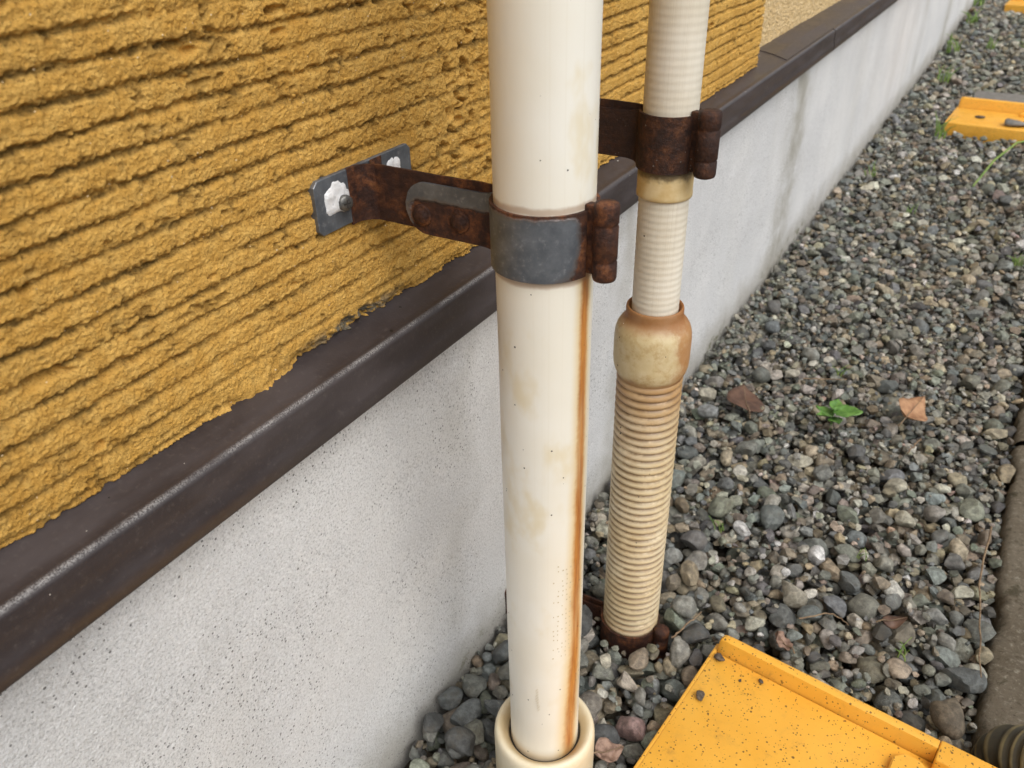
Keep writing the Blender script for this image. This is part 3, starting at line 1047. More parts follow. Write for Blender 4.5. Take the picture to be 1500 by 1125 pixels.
def blob(name, y0, y1, z0, z1, x, h, seed, n=26):
    """smear of sealant: irregular low mound in the wall plane"""
    ys = np.linspace(y0, y1, n)
    zz = np.linspace(z0, z1, n)
    Y, Z = np.meshgrid(ys, zz, indexing='ij')
    a = (Y - (y0 + y1) / 2) / ((y1 - y0) / 2)
    b = (Z - (z0 + z1) / 2) / ((z1 - z0) / 2)
    rr = np.sqrt(a * a + b * b) + (fbm(a * 1.6 + 9, b * 1.6 + 9, seed, 3) - 0.5) * 0.75
    m = 1 - sstep(rr + 0.6 * sstep(np.maximum(np.abs(a), np.abs(b)), 0.8, 1.0), 0.60, 0.90)
    X = x - 0.0012 + m * (0.0014 + h * (0.5 + 1.2 * (fbm(a * 3 + 3, b * 4 + 5, seed + 5, 3) - 0.4)))
    co = np.stack([X, Y, Z], -1)
    return mesh_np(name, co.reshape(-1, 3), grid_faces(n, n), True)


px = WX + 0.001 + 0.0014
for (ya, yb_, za, zb, sd_) in ((0.3645, 0.3950, 0.5365, 0.5670, 141), (0.4290, 0.4475, 0.543, 0.5665, 151)):
    me = blob('sealant', ya, yb_, za, zb, px, 0.0016, sd_)
    s_ = link('sealant', me, M['sealant'], plate1)


def screw(parent, y, z):
    me = revolve('screw', [(0.0052, -0.001), (0.0052, 0.0014), (0.0048, 0.0020), (0.0030, 0.0027), (0.0, 0.0029)], 28)
    s_ = link('screw', me, M['screw'], parent)
    s_.location = (px + 0.0022, y, z)
    s_.rotation_euler = (0.3, PI / 2, 0)
    bm = box_bm(-0.0026, 0.0026, -0.0005, 0.0005, 0.0024, 0.0032)
    b2 = box_bm(-0.0005, 0.0005, -0.0026, 0.0026, 0.0024, 0.0031)
    tmp = bpy.data.meshes.new('tmp')
    b2.to_mesh(tmp)
    b2.free()
    bm.from_mesh(tmp)
    me2 = bm_mesh('screw_slot', bm)
    c = link('screw_slot', me2, M['screw_slot'], parent)
    c.location = s_.location
    c.rotation_euler = s_.rotation_euler


screw(plate1, 0.3835, 0.5488)

# ------------------------------------------------------------------ ground, kerb
bm = bmesh.new()
xs = [-60, -0.9, FX - 0.02, 0.125, 0.26, 1.2, 60]
ysg = [-60, -1.2, 0, 2, 4, 7, 9, 120]
gv = {}
for i, x in enumerate(xs):
    for j, y in enumerate(ysg):
        gv[i, j] = bm.verts.new((x, y, -0.030))
for i in range(len(xs) - 1):
    for j in range(len(ysg) - 1):
        bm.faces.new((gv[i, j], gv[i + 1, j], gv[i + 1, j + 1], gv[i, j + 1]))
ground = tag(link('ground', bm_mesh('ground', bm), M['soil']), 'strip of grey river gravel between the house and the kerb', 'ground', kind='structure')

KX = 0.124


def kerb(y0, y1):
    ys = np.arange(y0, y1, 0.008 if y1 < 1.3 else 0.03)
    prof = [(KX - 0.004, -0.12), (KX - 0.002, -0.03), (KX, -0.002), (KX + 0.002, 0.006), (KX + 0.006, 0.0105)]
    prof += [(x, 0.013) for x in np.linspace(KX + 0.012, KX + 0.106, 14)]
    prof += [(KX + 0.113, 0.010), (KX + 0.117, 0.004), (KX + 0.119, -0.03), (KX + 0.12, -0.12)]
    p_ = np.array(prof)
    U = np.repeat(ys[:, None], len(p_), 1)
    S_ = np.repeat(np.arange(len(p_))[None, :] * 0.011, len(ys), 0)
    n_ = (fbm(U * 90, S_ * 90, 161, 4, 0.7) - 0.5) * 0.009
    ch = sstep(fbm(U * 16, S_ * 9, 171, 3), 0.56, 0.75) * 0.006
    X = p_[None, :, 0] + n_ * 0.7 + np.where(S_ < 0.06, ch, 0)
    Z = p_[None, :, 1] + n_ * 0.8 - ch
    co = np.stack([X, U, Z], -1)
    return mesh_np('kerb', co.reshape(-1, 3), grid_faces(*co.shape[:2])[:, ::-1], True)


kb = tag(empty('kerb', (KX, 0.5, 0)), kind='structure')
for ya, yb_ in ((-1.2, -0.004), (0.0, 1.19), (1.196, 2.39), (2.396, 5.0), (5.006, 9.0)):
    k_ = link('kerb_stone', kerb(ya, yb_), M['kerb'], kb)
    k_.location = (-KX, -0.5, 0)

# ------------------------------------------------------------------ yellow plastic ramps
def ramp(loc, rz, label, w=0.52, d=0.46, k_=1.0, lip=-0.012):
    """shallow moulded plate; local origin = far left corner, +x along the rim, -y towards the viewer"""
    root = tag(empty('plastic_ramp', loc), label, 'ramp', 'yellow plastic ramps')
    root.rotation_euler.z = rz
    bm = box_bm(0.0, w, -d, -0.0150 * k_, 0.0, 0.006, 0.0010, 2)
    link('panel', bm_mesh('panel', bm, True, 40), M['yellow'], root)
    # rim along the far side: rounded bar with a soft inner foot
    prof = [(0.0, 0.0), (0.0004, 0.0185), (-0.0012, 0.0222), (-0.0045, 0.0236), (-0.0082, 0.0236), (-0.0105, 0.0222), (-0.0112, 0.0195), (-0.0138, 0.0040), (-0.0138, 0.0)]
    prof = [(a_ * k_, b_ * k_ if b_ > 0.005 else b_) for a_, b_ in prof]
    def bar(x0, x1, sc=1.0):
        xs_ = [x0, x0 + 0.0015, x0 + 0.005, x0 + 0.010] + list(np.linspace(x0 + 0.02, x1, 12))
        kk = [0.80, 0.92, 0.985, 1.0] + [1.0] * 12
        V, F = [], []
        n_ = len(prof)
        for x, k in zip(xs_, kk):
            for (y, z) in prof:
                V.append((x, -0.0080 + (y + 0.0080) * k, z * k if z > 0.006 else z))
        for i in range(len(xs_) - 1):
            for j in range(n_):
                j2 = (j + 1) % n_
                F.append((i * n_ + j, i * n_ + j2, (i + 1) * n_ + j2, (i + 1) * n_ + j))
        me = bpy.data.meshes.new('rim')
        me.from_pydata(V, [], F + [tuple(range(n_)), tuple(range((len(xs_) - 1) * n_, len(xs_) * n_))[::-1]])
        b_ = bmesh.new()
        b_.from_mesh(me)
        return bm_mesh('rim', b_, True, 32)
    link('rim', bar(0.001, 0.212 if w < 0.4 else w), M['yellow'], root)
    # thick end block and a clipped lug beside it
    if w < 0.4:
      bm = box_bm(0.2125, w - 0.001, -0.024, 0.0004, 0.0, 0.0232, 0.0020, 3)
      link('end_block', bm_mesh('end_block', bm, True, 40), M['yellow'], root)
    bm = bmesh.new()
    o_ = [(0.182, -0.060), (0.182, -0.034), (0.190, -0.025), (0.203, -0.025), (0.2115, -0.031), (0.2115, -0.060)]
    lo = [bm.verts.new((x, y, 0.0)) for x, y in o_]
    hi = [bm.verts.new((x, y, 0.0135)) for x, y in o_]
    bm.faces.new(hi)
    bm.faces.new(lo[::-1])
    for i in range(6):
        bm.faces.new((lo[i], lo[(i + 1) % 6], hi[(i + 1) % 6], hi[i]))
    bmesh.ops.bevel(bm, geom=list(bm.edges), offset=0.0012, segments=2, affect='EDGES')
    link('lug', bm_mesh('lug', bm, True, 40), M['yellow'], root)
    bm = box_bm(0.001, w - 0.001, -d - 0.010 * k_, -d + 0.0005, lip, 0.0065 + 0.004 * (k_ - 1), 0.003, 3)
    link('front_lip', bm_mesh('front_lip', bm, True, 40), M['yellow'], root)
    bm = box_bm(-0.0040, 0.0008, -d, -0.002, -0.010, 0.0050, 0.0018, 2)
    link('side_lip', bm_mesh('side_lip', bm, True, 40), M['yellow'], root)
    return root


RAMP1 = ((-0.1215, 0.6120, 0.028), math.radians(-6.5))
ramp(*RAMP1, 'speckled yellow plastic ramp plate near the foot of the corrugated hose', 0.268, 0.46)
RAMP2 = ((-0.158, 3.120, 0.029), math.radians(-3.0))
ramp(*RAMP2, 'yellow plastic ramp plate with pieces of dirt and a slab behind it', 0.38, 0.225, 1.6, -0.05)
RAMP3 = ((-0.172, 5.80, 0.029), math.radians(-3.0))
ramp(*RAMP3, 'farthest yellow plastic ramp plate, cut off by the picture corner', 0.42, 0.228, 1.75, -0.05)
bm = box_bm(-0.130, 0.118, 3.14, 3.46, -0.03, 0.018, 0.003, 2)
tag(link('concrete_slab', bm_mesh('concrete_slab', bm, True, 40), M['slab']), 'flat grey concrete slab behind the middle yellow ramp', 'slab')
ramps = [(RAMP1, 0.268, 0.46), (RAMP2, 0.38, 0.225), (RAMP3, 0.42, 0.228)]

# ------------------------------------------------------------------ dark corrugated hose by the kerb
cps = np.array([(0.150, 0.622, -0.020), (0.153, 0.618, 0.030), (0.180, 0.600, 0.058), (0.235, 0.565, 0.075), (0.31, 0.51, 0.09), (0.42, 0.43, 0.10)])
tt = np.linspace(0, 1, 340)
pts = np.stack([np.interp(tt, np.linspace(0, 1, 6), cps[:, i]) for i in range(3)], -1)
for _ in range(50):
    pts[1:-1] = 0.25 * pts[:-2] + 0.5 * pts[1:-1] + 0.25 * pts[2:]
ker = np.ones(31) / 31
pp = np.pad(pts, ((15, 15), (0, 0)), mode='edge')
pts = np.stack([np.convolve(pp[:, i], ker, 'valid') for i in range(3)], -1)
sl = np.r_[0, np.cumsum(np.linalg.norm(np.diff(pts, axis=0), axis=1))]
hh = np.array([1 - abs(math.cos(PI * s / 0.0105)) ** 2.2 for s in sl])
tag(link('dark_corrugated_hose', tube_path('dark_corrugated_hose', pts, 0.0285 + 0.0030 * hh, 40, {'groove': 1 - hh}), M['black_hose']),
    'dark olive corrugated hose lying over the concrete kerb', 'hose')

# ------------------------------------------------------------------ gravel
def ico(sub):
    b = bmesh.new()
    bmesh.ops.create_icosphere(b, subdivisions=sub, radius=1.0)
    b.verts.ensure_lookup_table()
    V = np.array([v.co[:] for v in b.verts])
    F = np.array([[v.index for v in f.verts] for f in b.faces])
    b.free()
    return V, F


ICO = {k: ico(k) for k in (1, 2, 3)}
NVAR = 36
stone_dirs = []
for k in range(NVAR):
    r_ = np.random.default_rng(300 + k)
    npl = r_.integers(6, 13)
    nn = r_.normal(size=(npl, 3))
    nn /= np.linalg.norm(nn, axis=1)[:, None]
    stone_dirs.append((nn, r_.uniform(0.50, 0.90, npl), r_.uniform(0.0, 0.10), r_.normal(size=(4, 3)) * 1.6, r_.uniform(0, 6, 4)))


def stone_shape(k, sub):
    nn, off, soft, wv, phs = stone_dirs[k]
    V, F = ICO[sub]
    V = V.copy()
    for i in range(2):
        for n_, d_ in zip(nn, off):
            h = V @ n_ - d_
            V -= np.where(h > 0, h * (1 - soft), 0)[:, None] * n_[None]
    rad = np.linalg.norm(V, axis=1, keepdims=True)
    bumpy = sum(np.sin(V @ wv[i] + phs[i]) for i in range(4))[:, None]
    V = V * (1 + 0.035 * bumpy)
    V /= np.abs(V).max(0)[None]
    return V, F


PAL = np.array([(0.195, 0.200, 0.172), (0.150, 0.165, 0.162), (0.110, 0.116, 0.113), (0.250, 0.243, 0.212), (0.190, 0.160, 0.115),
                (0.310, 0.268, 0.185), (0.250, 0.200, 0.130), (0.50, 0.485, 0.43), (0.370, 0.345, 0.285), (0.165, 0.180, 0.145), (0.200, 0.165, 0.138), (0.46, 0.33, 0.28), (0.070, 0.072, 0.070)])
PW = np.array([20, 14, 12, 14, 11, 8, 6, 2.5, 8, 10, 4, 0.3, 6.0])
PW = PW / PW.sum()

CELL = 0.0026
GX0, GX1, GY0, GY1 = FX + 0.001, KX + 0.001, 0.16, 6.9
NX, NY = int((GX1 - GX0) / CELL), int((GY1 - GY0) / CELL)
gx = GX0 + (np.arange(NX) + 0.5) * CELL
gy = GY0 + (np.arange(NY) + 0.5) * CELL
Hf = (fbm(gx[:, None] * 12 + np.zeros((1, NY)), gy[None, :] * 12 + np.zeros((NX, 1)), 181, 3) - 0.5) * 0.012 - 0.030
LIM = np.full((NX, NY), 0.5)
XX, YY = np.meshgrid(gx, gy, indexing='ij')
Hf[(XX - P1[0]) ** 2 + (YY - P1[1]) ** 2 < 0.0462 ** 2] = 1
Hf[(XX - P2[0]) ** 2 + (YY - P2[1]) ** 2 < 0.0325 ** 2] = 1
Hf[(np.abs(YY - 0.613) < 0.006) & (XX < P2[0])] = 0.5
Hf[(np.abs(YY - 0.608) < 0.062) & (XX < FX + 0.007)] = 0.5
Hf[(XX - (-0.185)) ** 2 + (YY - 0.606) ** 2 < 0.0095 ** 2] = 0.5
for (loc, rz), w_, d_ in ramps:
    c_, s_ = math.cos(rz), math.sin(rz)
    lx = (XX - loc[0]) * c_ + (YY - loc[1]) * s_
    ly = -(XX - loc[0]) * s_ + (YY - loc[1]) * c_
    LIM[(lx > -0.008) & (lx < w_) & (ly < 0.002) & (ly > -d_ - 0.012)] = loc[2] - 0.012
LIM[(XX > -0.16) & (YY > 3.12) & (YY < 3.47)] = -0.012
H0 = Hf.copy()
stones = []          # x,y,z,a,b,c,rot,tilt x,tilt y,variant


def drop(x, y, a, b, c, ang, cmax=0.5, soft=0.62):
    ix, iy = int((x - GX0) / CELL), int((y - GY0) / CELL)
    m = int(a / CELL) + 1
    x0, x1, y0, y1 = max(ix - m, 0), min(ix + m + 1, NX), max(iy - m, 0), min(iy + m + 1, NY)
    if x1 - x0 < 2 or y1 - y0 < 2:
        return None
    dx = gx[x0:x1, None] - x
    dy = gy[None, y0:y1] - y
    ca, sa = math.cos(ang), math.sin(ang)
    q = ((dx * ca + dy * sa) / a) ** 2 + ((-dx * sa + dy * ca) / b) ** 2
    ins = q < 0.96
    if not ins.any():
        return None
    h = c * np.sqrt(np.clip(1 - q, 0, 1))
    hf = Hf[x0:x1, y0:y1]
    gap = (hf + h)[ins]
    if hf[ins].max() > 0.3:
        return None
    z = gap.max() * (1 - soft) + soft * np.partition(gap, -max(1, len(gap) // 3))[-max(1, len(gap) // 3)]
    return z, (x0, x1, y0, y1), ins, h


def put_stone(x, y, a, b, c, ang, r_, tries=None, over=0.0):
    best = None
    for (xx, yy) in tries or [(x, y)]:
        d = drop(xx, yy, a, b, c, ang)
        if d and (best is None or d[0] < best[0][0]):
            best = (d, xx, yy)
    if best is None:
        return False
    (z, (x0, x1, y0, y1), ins, h), x, y = best
    if z + c > LIM[x0:x1, y0:y1].min() + 0.001:
        return False
    cap = 0.014 + over + 0.010 * math.sin(y * 3.1 + x * 5)
    if z > cap:
        return False
    hf = Hf[x0:x1, y0:y1]
    hf[ins] = np.maximum(hf[ins], (z + h)[ins])
    stones.append((x, y, z, a, b, c, ang, r_.normal(0, 0.30), r_.normal(0, 0.30), r_.integers(NVAR)))
    return True


r_ = np.random.default_rng(77)


def size_near(yy):
    s = np.exp(r_.normal(math.log(0.0078), 0.42))
    return float(np.clip(s, 0.0034, 0.0185))


def fill(y0, y1, count, k, ntry, mean_boost=1.0):
    for i in range(count):
        s = size_near(y0) * k
        asp = r_.uniform(0.62, 0.95)
        fl = r_.uniform(0.45, 0.80)
        a, b, c = s, s * asp, s * fl
        tr = [(r_.uniform(GX0 + b, GX1 - 0.4 * b), r_.uniform(y0, y1)) for _ in range(ntry)]
        put_stone(0, 0, a, b, c, r_.uniform(0, PI), r_, tr)


fill(0.17, 1.05, 5200, 1.0, 3)
fill(1.05, 2.0, 4700, 0.98, 3)
fill(2.0, 3.6, 6000, 1.06, 2)
fill(3.6, 6.9, 8600, 1.22, 2)
# individual large slate pebbles the photograph shows by the wall, the pipes and the kerb
special = {}
for (x, y, a, b, c, ang, pc) in ((-0.328, 0.452, 0.020, 0.014, 0.011, 2.2, 0), (-0.297, 0.480, 0.019, 0.016, 0.013, 1.2, 0), (-0.285, 0.432, 0.017, 0.012, 0.010, 0.4, 1),
                                 (-0.312, 0.412, 0.019, 0.011, 0.010, 1.0, 1), (-0.336, 0.388, 0.016, 0.011, 0.010, 1.9, 2), (-0.255, 0.525, 0.022, 0.016, 0.013, 0.3, 0),
                                 (-0.340, 0.425, 0.015, 0.011, 0.010, 1.5, 1), (-0.300, 0.385, 0.017, 0.013, 0.010, 0.2, 2), (-0.320, 0.505, 0.018, 0.013, 0.011, 1.1, 1),
                                 (-0.170, 0.642, 0.018, 0.013, 0.010, 0.3, 3), (0.095, 0.640, 0.024, 0.016, 0.013, 1.9, 4), (0.104, 0.705, 0.023, 0.014, 0.013, 0.2, 1),
                                 (-0.262, 0.570, 0.018, 0.014, 0.012, 2.0, 2), (-0.152, 0.615, 0.018, 0.014, 0.012, 0.9, 2), (-0.275, 0.355, 0.018, 0.013, 0.011, 0.9, 0)):
    if put_stone(x, y, a, b, c, ang, r_, None, 0.03):
        special[len(stones) - 1] = ((0.135, 0.142, 0.128), (0.105, 0.116, 0.118), (0.075, 0.078, 0.078), (0.25, 0.255, 0.235), (0.15, 0.125, 0.092))[pc]
fill(0.17, 1.6, 5200, 0.52, 2)
fill(1.6, 3.2, 2500, 0.6, 2)
ST = np.array(stones)
ns = len(ST)
col = PAL[r_.choice(len(PAL), ns, p=PW)] * np.exp(r_.normal(0, 0.22, (ns, 1))) * (1 + r_.normal(0, 0.035, (ns, 3)))
col = col * 0.90 + 0.10 * col.mean(1, keepdims=True) * np.array([0.98, 1.01, 0.98])
col = np.clip(col * 1.10, 0.02, 0.55)
for i_, c_ in special.items():
    col[i_] = c_


def euler_R(rx, ry, rz):
    cx, sx, cy, sy, cz, sz = np.cos(rx), np.sin(rx), np.cos(ry), np.sin(ry), np.cos(rz), np.sin(rz)
    R = np.empty((len(rx), 3, 3))
    R[:, 0, 0] = cz * cy
    R[:, 0, 1] = cz * sy * sx - sz * cx
    R[:, 0, 2] = cz * sy * cx + sz * sx
    R[:, 1, 0] = sz * cy
    R[:, 1, 1] = sz * sy * sx + cz * cx
    R[:, 1, 2] = sz * sy * cx - cz * sx
    R[:, 2, 0] = -sy
    R[:, 2, 1] = cy * sx
    R[:, 2, 2] = cy * cx
    return R


# the 300 stones that show largest become objects of their own
Rw = np.array(RW)
rel = ST[:, :3] - np.array([0, 0, CAM_H])
cc = rel @ Rw
depth = -cc[:, 2]
ppx = 750 + 1206.18 * cc[:, 0] / depth
ppy = 562.5 - 1206.18 * cc[:, 1] / depth
inside = (ppx > 5) & (ppx < 1495) & (ppy > 5) & (ppy < 1120) & (depth > 0.1)
ixs = np.clip(((ST[:, 0] - GX0) / CELL).astype(int), 0, NX - 1)
iys = np.clip(((ST[:, 1] - GY0) / CELL).astype(int), 0, NY - 1)
topmost = (ST[:, 2] + ST[:, 5]) > Hf[ixs, iys] - 0.0025
d1 = np.abs(ppx - (798)) < 70
hid = (d1 & (ppy < 1100)) | ((np.abs(ppx - 930) < 36) & (ppy < 930) & (ST[:, 1] > 0.6))
lim_here = LIM[ixs, iys] < 0.4
score = np.sqrt(ST[:, 3] * ST[:, 4]) / depth * (inside & topmost & ~hid & ~lim_here)
big = np.argsort(-score)[:300]
isbig = np.zeros(ns, bool)
isbig[big] = True
single = []
for k in range(NVAR):
    V, F = stone_shape(k, 3)
    me = sharp(mesh_np('stone', V, F, True), 32)
    single.append(me)
for i in big:
    x, y, z, a, b, c, ang, tx, ty, k = ST[i]
    me = single[int(k)]
    o = bpy.data.objects.new('stone', me)
    if not me.materials:
        me.materials.append(M['stone'])
    COL.objects.link(o)
    o.parent = ground
    o.location = (x, y, z)
    o.scale = (a, b, c)
    o.rotation_euler = (tx, ty, ang)
    o.color = (*col[i], 1)

VV, FF, CC = [], [], []
base = 0
RR = euler_R(ST[:, 7], ST[:, 8], ST[:, 6])
for k in range(NVAR):
    for sub, sel in ((2, (ST[:, 1] < 0.75) & (ST[:, 3] > 0.006)), (1, ~((ST[:, 1] < 0.75) & (ST[:, 3] > 0.006)))):
        idx = np.where((ST[:, 9] == k) & sel & ~isbig)[0]
        if len(idx) == 0:
            continue
        sub_ = 2 if sub == 2 else 1
        V, F = stone_shape(k, sub_)
        P_ = V[None] * ST[idx, 3:6][:, None, :]
        P_ = np.einsum('nij,nvj->nvi', RR[idx], P_) + ST[idx, :3][:, None, :]
        n_, nv = P_.shape[:2]
        VV.append(P_.reshape(-1, 3))
        FF.append((F[None] + (base + np.arange(n_) * nv)[:, None, None]).reshape(-1, 3))
        CC.append(np.repeat(col[idx], nv, 0))
        base += n_ * nv
me = mesh_np('gravel', np.concatenate(VV), np.concatenate(FF), True, {'stone_colour': np.concatenate(CC)})
sharp(me, 36)
print('gravel tris', len(me.polygons))
tag(link('gravel', me, M['gravel'], ground), kind='stuff')


def ground_z(x, y):
    ix, iy = int((x - GX0) / CELL), int((y - GY0) / CELL)
    ix, iy = min(max(ix, 0), NX - 1), min(max(iy, 0), NY - 1)
    z = Hf[max(ix - 3, 0):ix + 4, max(iy - 3, 0):iy + 4]
    z = z[z < 0.3]
    return float(z.max()) if len(z) else 0.0


# ------------------------------------------------------------------ leaves, weeds, twigs, bits
def leaf_mesh(name, L, W, curl, seed, tip=1.6, n=14, m=9, fold=0.15, crumple=0.02):
    rr = np.random.default_rng(seed)
    s = np.linspace(0, 1, n)
    wd = np.sin(PI * s ** 0.8) ** 0.75 * (1 - 0.25 * s ** tip)
    V, F = [], []
    ph = rr.uniform(0, 6, 3)
    for i in range(n):
        for j in range(m):
            q = -1 + 2 * j / (m - 1)
            x = (s[i] - 0.5) * L
            y = q * wd[i] * W / 2
            z = curl * L * ((s[i] - 0.5) ** 2 * 1.2 + q * q * 0.25 * math.sin(3 * s[i] + ph[0])) + fold * abs(q) * wd[i] * W / 2 + crumple * L * (math.sin(9 * s[i] + 3 * q + ph[1]) + 0.7 * math.sin(17 * s[i] - 7 * q + ph[2]))
            V.append((x, y, z))
    b0 = len(V)
    V += [(x, y, z - 0.0004) for x, y, z in V]
    for i in range(n - 1):
        for j in range(m - 1):
            a_ = i * m + j
            F.append((a_, a_ + m, a_ + m + 1, a_ + 1))
            F.append((b0 + a_, b0 + a_ + 1, b0 + a_ + m + 1, b0 + a_ + m))
    rim_ = [j for j in range(m)] + [i * m + m - 1 for i in range(1, n)] + [(n - 1) * m + j for j in range(m - 2, -1, -1)] + [i * m for i in range(n - 2, 0, -1)]
    for q in range(len(rim_)):
        a_, b_ = rim_[q], rim_[(q + 1) % len(rim_)]
        F.append((a_, b_, b0 + b_, b0 + a_))
    return mesh_np(name, V, np.array(F), True)


def fallen_leaf(x, y, L, W, rz, tx, ty, mat, seed, label, curl=0.4, dz=0.004, crumple=0.02):
    root = tag(empty('dead_leaf', (x, y, ground_z(x, y) + dz)), label, 'leaf')
    root.rotation_euler = (tx, ty, rz)
    link('blade', leaf_mesh('blade', L, W, curl, seed, crumple=crumple), mat, root)
    st = tube_path('stalk', [(-0.75 * L, 0, 0.004), (-0.5 * L, 0, 0.003 + curl * L * 0.3), (-0.2 * L, 0, 0.0012 + curl * L * 0.05), (0.48 * L, 0, 0.0012 + curl * L * 0.27)], [0.0008, 0.0008, 0.0006, 0.0003], 6)
    link('stalk', st, M['twig'], root)
    return root


fallen_leaf(-0.243, 1.090, 0.068, 0.066, 2.0, 0.30, -0.1, M['leaf_brown'], 1, 'dark brown dead leaf on gravel beside the corrugated hose', 0.2, 0.014)
fallen_leaf(-0.016, 1.178, 0.076, 0.052, 1.35, 0.40, -0.05, M['leaf_tan'], 2, 'curled tan dead leaf on the gravel to the side of the green seedling', 0.35, 0.020)
fallen_leaf(-0.174, 0.444, 0.030, 0.026, 0.9, 0.2, 0.2, M['leaf_pink'], 3, 'pinkish brown crumpled leaf between the drainpipe socket and the yellow ramp', 0.5, 0.004, 0.06)
fallen_leaf(-0.068, 0.650, 0.022, 0.022, 2.7, 0.3, -0.3, M['leaf_pink'], 4, 'crumpled pale brown leaf just behind the rim of the near yellow ramp', 0.6, 0.004, 0.09)
fallen_leaf(0.030, 0.735, 0.026, 0.016, 0.5, 0.4, -0.2, M['leaf_brown'], 6, 'small shrivelled brown leaf on the gravel near the kerb', 0.8)


def seedling(x, y, s, n, seed, label, cat='seedling', name='seedling', tall=1.0):
    rr = random.Random(seed)
    z = ground_z(x, y)
    root = tag(empty(name, (x, y, z)), label, cat)
    for i in range(n):
        a_ = 2 * PI * i / n + rr.uniform(-.4, .4)
        L = s * rr.uniform(0.7, 1.15)
        tilt = rr.uniform(0.1, 0.6) * tall
        reach = L * 0.45
        hz = s * rr.uniform(0.35, 0.7) * tall
        lf = link('leaf', leaf_mesh('leaf', L, L * 0.72, 0.18, seed * 31 + i, fold=0.22), M['leaf_green'], root)
        lf.location = (math.cos(a_) * reach, math.sin(a_) * reach, hz)
        lf.rotation_euler = (rr.uniform(-.3, .3), -tilt * 0.5, a_)
        st = tube_path('stem', [(0, 0, -0.01), (0, 0, hz * 0.4), (math.cos(a_) * reach * 0.5, math.sin(a_) * reach * 0.5, hz * 0.97)], [0.0009, 0.0008, 0.0006], 6)
        link('stem', st, M['leaf_green'], root)
    return root


seedling(-0.114, 1.094, 0.040, 5, 5, 'bright green seedling alone in the middle of the gravel')
seedling(-0.330, 0.960, 0.010, 5, 12, 'tiny green weed at the wall foot behind the ribbed conduit', 'weed', 'weed')


def grass(x, y, n, h, seed, label, spread=0.02):
    rr = random.Random(seed)
    z = ground_z(x, y)
    root = tag(empty('weed', (x, y, z)), label, 'weed')
    for i in range(n):
        a_ = rr.uniform(0, 2 * PI)
        L = h * rr.uniform(0.6, 1.15)
        lean = rr.uniform(0.2, 0.9)
        b0 = (rr.uniform(-1, 1) * spread * 0.4, rr.uniform(-1, 1) * spread * 0.4)
        ptsv, wds = [], []
        for k in range(6):
            q = k / 5
            ptsv.append((b0[0] + math.cos(a_) * L * lean * q * q, b0[1] + math.sin(a_) * L * lean * q * q, L * (q - 0.35 * lean * q * q) - 0.004))
            wds.append(max(0.0004, h * 0.045 * (1 - q ** 1.5)))
        me = tube_path('blade', ptsv, wds, 5)
        link('blade', me, M['grass_green'], root)
    return root


GW = [(-0.175, 2.78, 7, 0.07, 'upright grass tuft in the gravel on the wall side of the middle yellow ramp'),
      (-0.262, 3.62, 9, 0.07, 'green weed tuft at the wall foot level with the grey slab'),
      (-0.300, 4.25, 9, 0.09, 'yellowish weed clump against the wall foot beyond the slab'),
      (-0.290, 5.05, 10, 0.10, 'broad weed clump by the wall foot near the top of the picture'),
      (-0.320, 5.75, 9, 0.11, 'last small weed against the far end of the wall'),
      (-0.155, 4.35, 8, 0.06, 'low green weed in the gravel between slab and far ramp'),
      (0.010, 4.40, 8, 0.07, 'weed by the picture edge between the middle and far ramps'),
      (-0.285, 2.35, 6, 0.04, 'small weed at the wall foot short of the middle ramp'),
      (-0.15, 2.10, 5, 0.03, 'tiny weed in open gravel, nearer than the middle ramp'),
      (0.085, 1.86, 8, 0.035, 'mossy weed in the shade beside the kerb'),
      (-0.135, 1.26, 5, 0.022, 'tiny green shoots behind the seedling'),
      (-0.185, 0.80, 5, 0.016, 'tiny green shoots between stones beside the corrugated hose'),
      (-0.020, 0.83, 5, 0.016, 'tiny green shoots in the middle of the near gravel'),
      (0.045, 0.70, 6, 0.018, 'small green shoots in front of the kerb by the near ramp')]
for i, (x, y, n, h, lb) in enumerate(GW):
    grass(x, y, n, h, 40 + i, lb, h * 0.8)
# one long arching blade near the far ramp
zg = ground_z(0.0, 2.45)
me = tube_path('grass_blade', [(-0.04, 2.35, zg), (-0.01, 2.43, zg + 0.05), (0.03, 2.53, zg + 0.075), (0.09, 2.62, zg + 0.07), (0.14, 2.68, zg + 0.05)], [0.0025, 0.003, 0.003, 0.002, 0.0008], 6)
tag(link('grass_blade', me, M['grass_green']), 'long pale arching grass blade at the picture edge', 'grass blade')


def twig(pts_, r, label):
    P_ = [(x, y, ground_z(x, y) + dz) for x, y, dz in pts_]
    n_ = 14
    t_ = np.linspace(0, 1, len(P_))
    q = np.linspace(0, 1, n_)
    P_ = np.array(P_)
    pp_ = np.stack([np.interp(q, t_, P_[:, i]) for i in range(3)], -1)
    pp_[1:-1] = (pp_[:-2] + pp_[1:-1] * 2 + pp_[2:]) / 4
    pp_ += np.random.default_rng(len(label)).normal(0, 0.0006, pp_.shape)
    tag(link('twig', tube_path('twig', pp_, np.linspace(r, r * 0.5, n_), 6), M['twig']), label, 'twig')


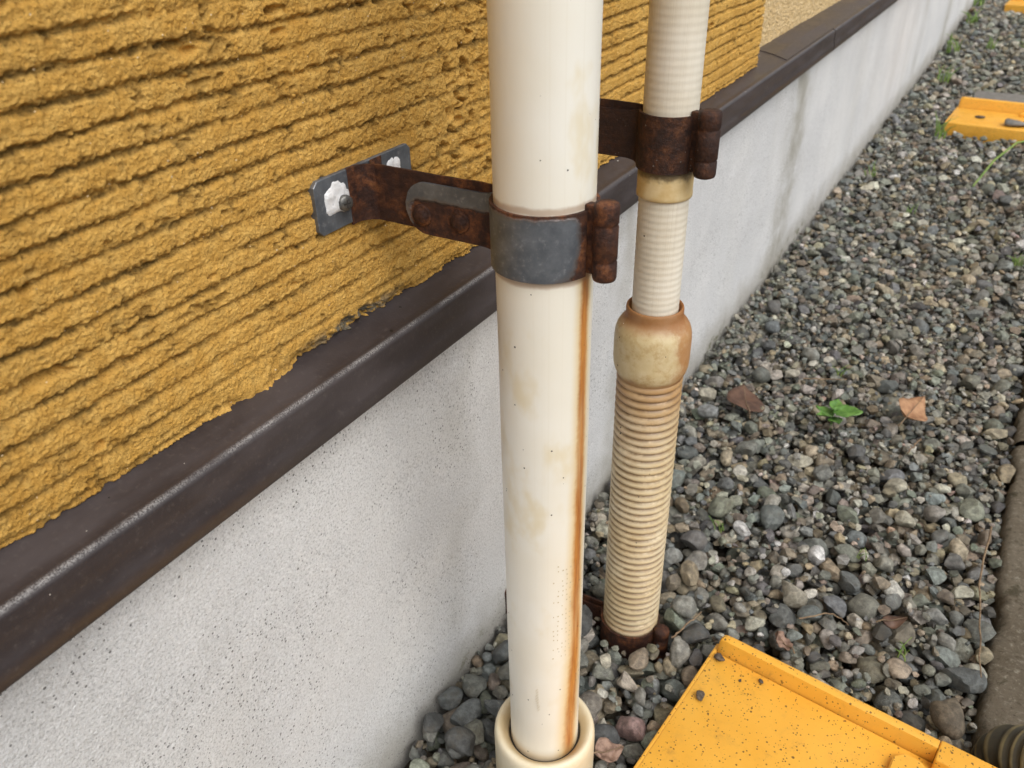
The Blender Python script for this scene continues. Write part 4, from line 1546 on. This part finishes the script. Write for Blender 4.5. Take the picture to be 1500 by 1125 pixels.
twig([(0.006, 1.13, 0.004), (-0.006, 1.08, 0.004)], 0.0016, 'short straw coloured twig below the curled tan leaf')
twig([(0.108, 0.95, 0.012), (0.104, 0.86, 0.010), (0.112, 0.76, 0.008), (0.117, 0.70, 0.004)], 0.0013, 'long thin twig lying along the kerb edge')
twig([(-0.060, 0.690, 0.006), (-0.030, 0.715, 0.006), (-0.012, 0.712, 0.005)], 0.0010, 'thin dark twig behind the near ramp rim')
twig([(-0.168, 0.588, 0.010), (-0.150, 0.628, 0.012)], 0.0012, 'short grey twig beside the hinge of the buried bracket')
twig([(-0.18, 1.20, 0.005), (-0.12, 1.235, 0.006)], 0.0012, 'pale twig behind the dark brown leaf')


def clod(lx, ly, s, seed, label):
    (loc, rz) = RAMP1
    c_, s_ = math.cos(rz), math.sin(rz)
    x, y = loc[0] + lx * c_ - ly * s_, loc[1] + lx * s_ + ly * c_
    V, F = stone_shape(seed % NVAR, 2)
    V = V * np.array([s, s * 0.8, s * 0.6])
    me = mesh_np('clod', V, F, False)
    o_ = link('clod', me, M['clod'], None, (x, y, loc[2] + 0.006 + s * 0.5))
    o_.rotation_euler = (0.1, 0.15, seed)
    tag(o_, label, 'clod')


def ramp_local(x, y):
    (loc, rz) = RAMP1
    dx, dy = x - loc[0], y - loc[1]
    return dx * math.cos(-rz) - dy * math.sin(-rz), dx * math.sin(-rz) + dy * math.cos(-rz)


clod(*ramp_local(-0.1160, 0.5895), 0.0062, 3, 'grey stone chip against the rim corner of the near yellow ramp')
clod(*ramp_local(-0.1175, 0.5360), 0.0064, 8, 'dark mud crumb near the side edge of the near yellow ramp')
clod(*ramp_local(-0.0715, 0.5830), 0.0030, 12, 'small dark crumb under the rim of the near yellow ramp, nearer the kerb')
clod(*ramp_local(-0.0900, 0.5740), 0.0019, 17, 'tiny dark crumb under the rim of the near yellow ramp, nearer the corner')
for (x, y, s, sd_, lb) in ((-0.085, 2.985, 0.015, 5, 'dark flat crumb on the middle yellow ramp'), (0.010, 2.93, 0.036, 9, 'grey stone lying on the middle yellow ramp'), (0.052, 2.94, 0.030, 14, 'reddish stone at the picture edge on the middle yellow ramp')):
    V, F = stone_shape(sd_, 2)
    me = mesh_np('stone_fragment', V * np.array([s, s * 0.75, s * 0.3]), F, True)
    o_ = link('stone_fragment', me, M['clod'] if sd_ == 5 else (M['slab'] if sd_ == 9 else M['leaf_tan']), None, (x, y, 0.035 + s * 0.25))
    tag(o_, lb, 'stone')
print('stones', ns)
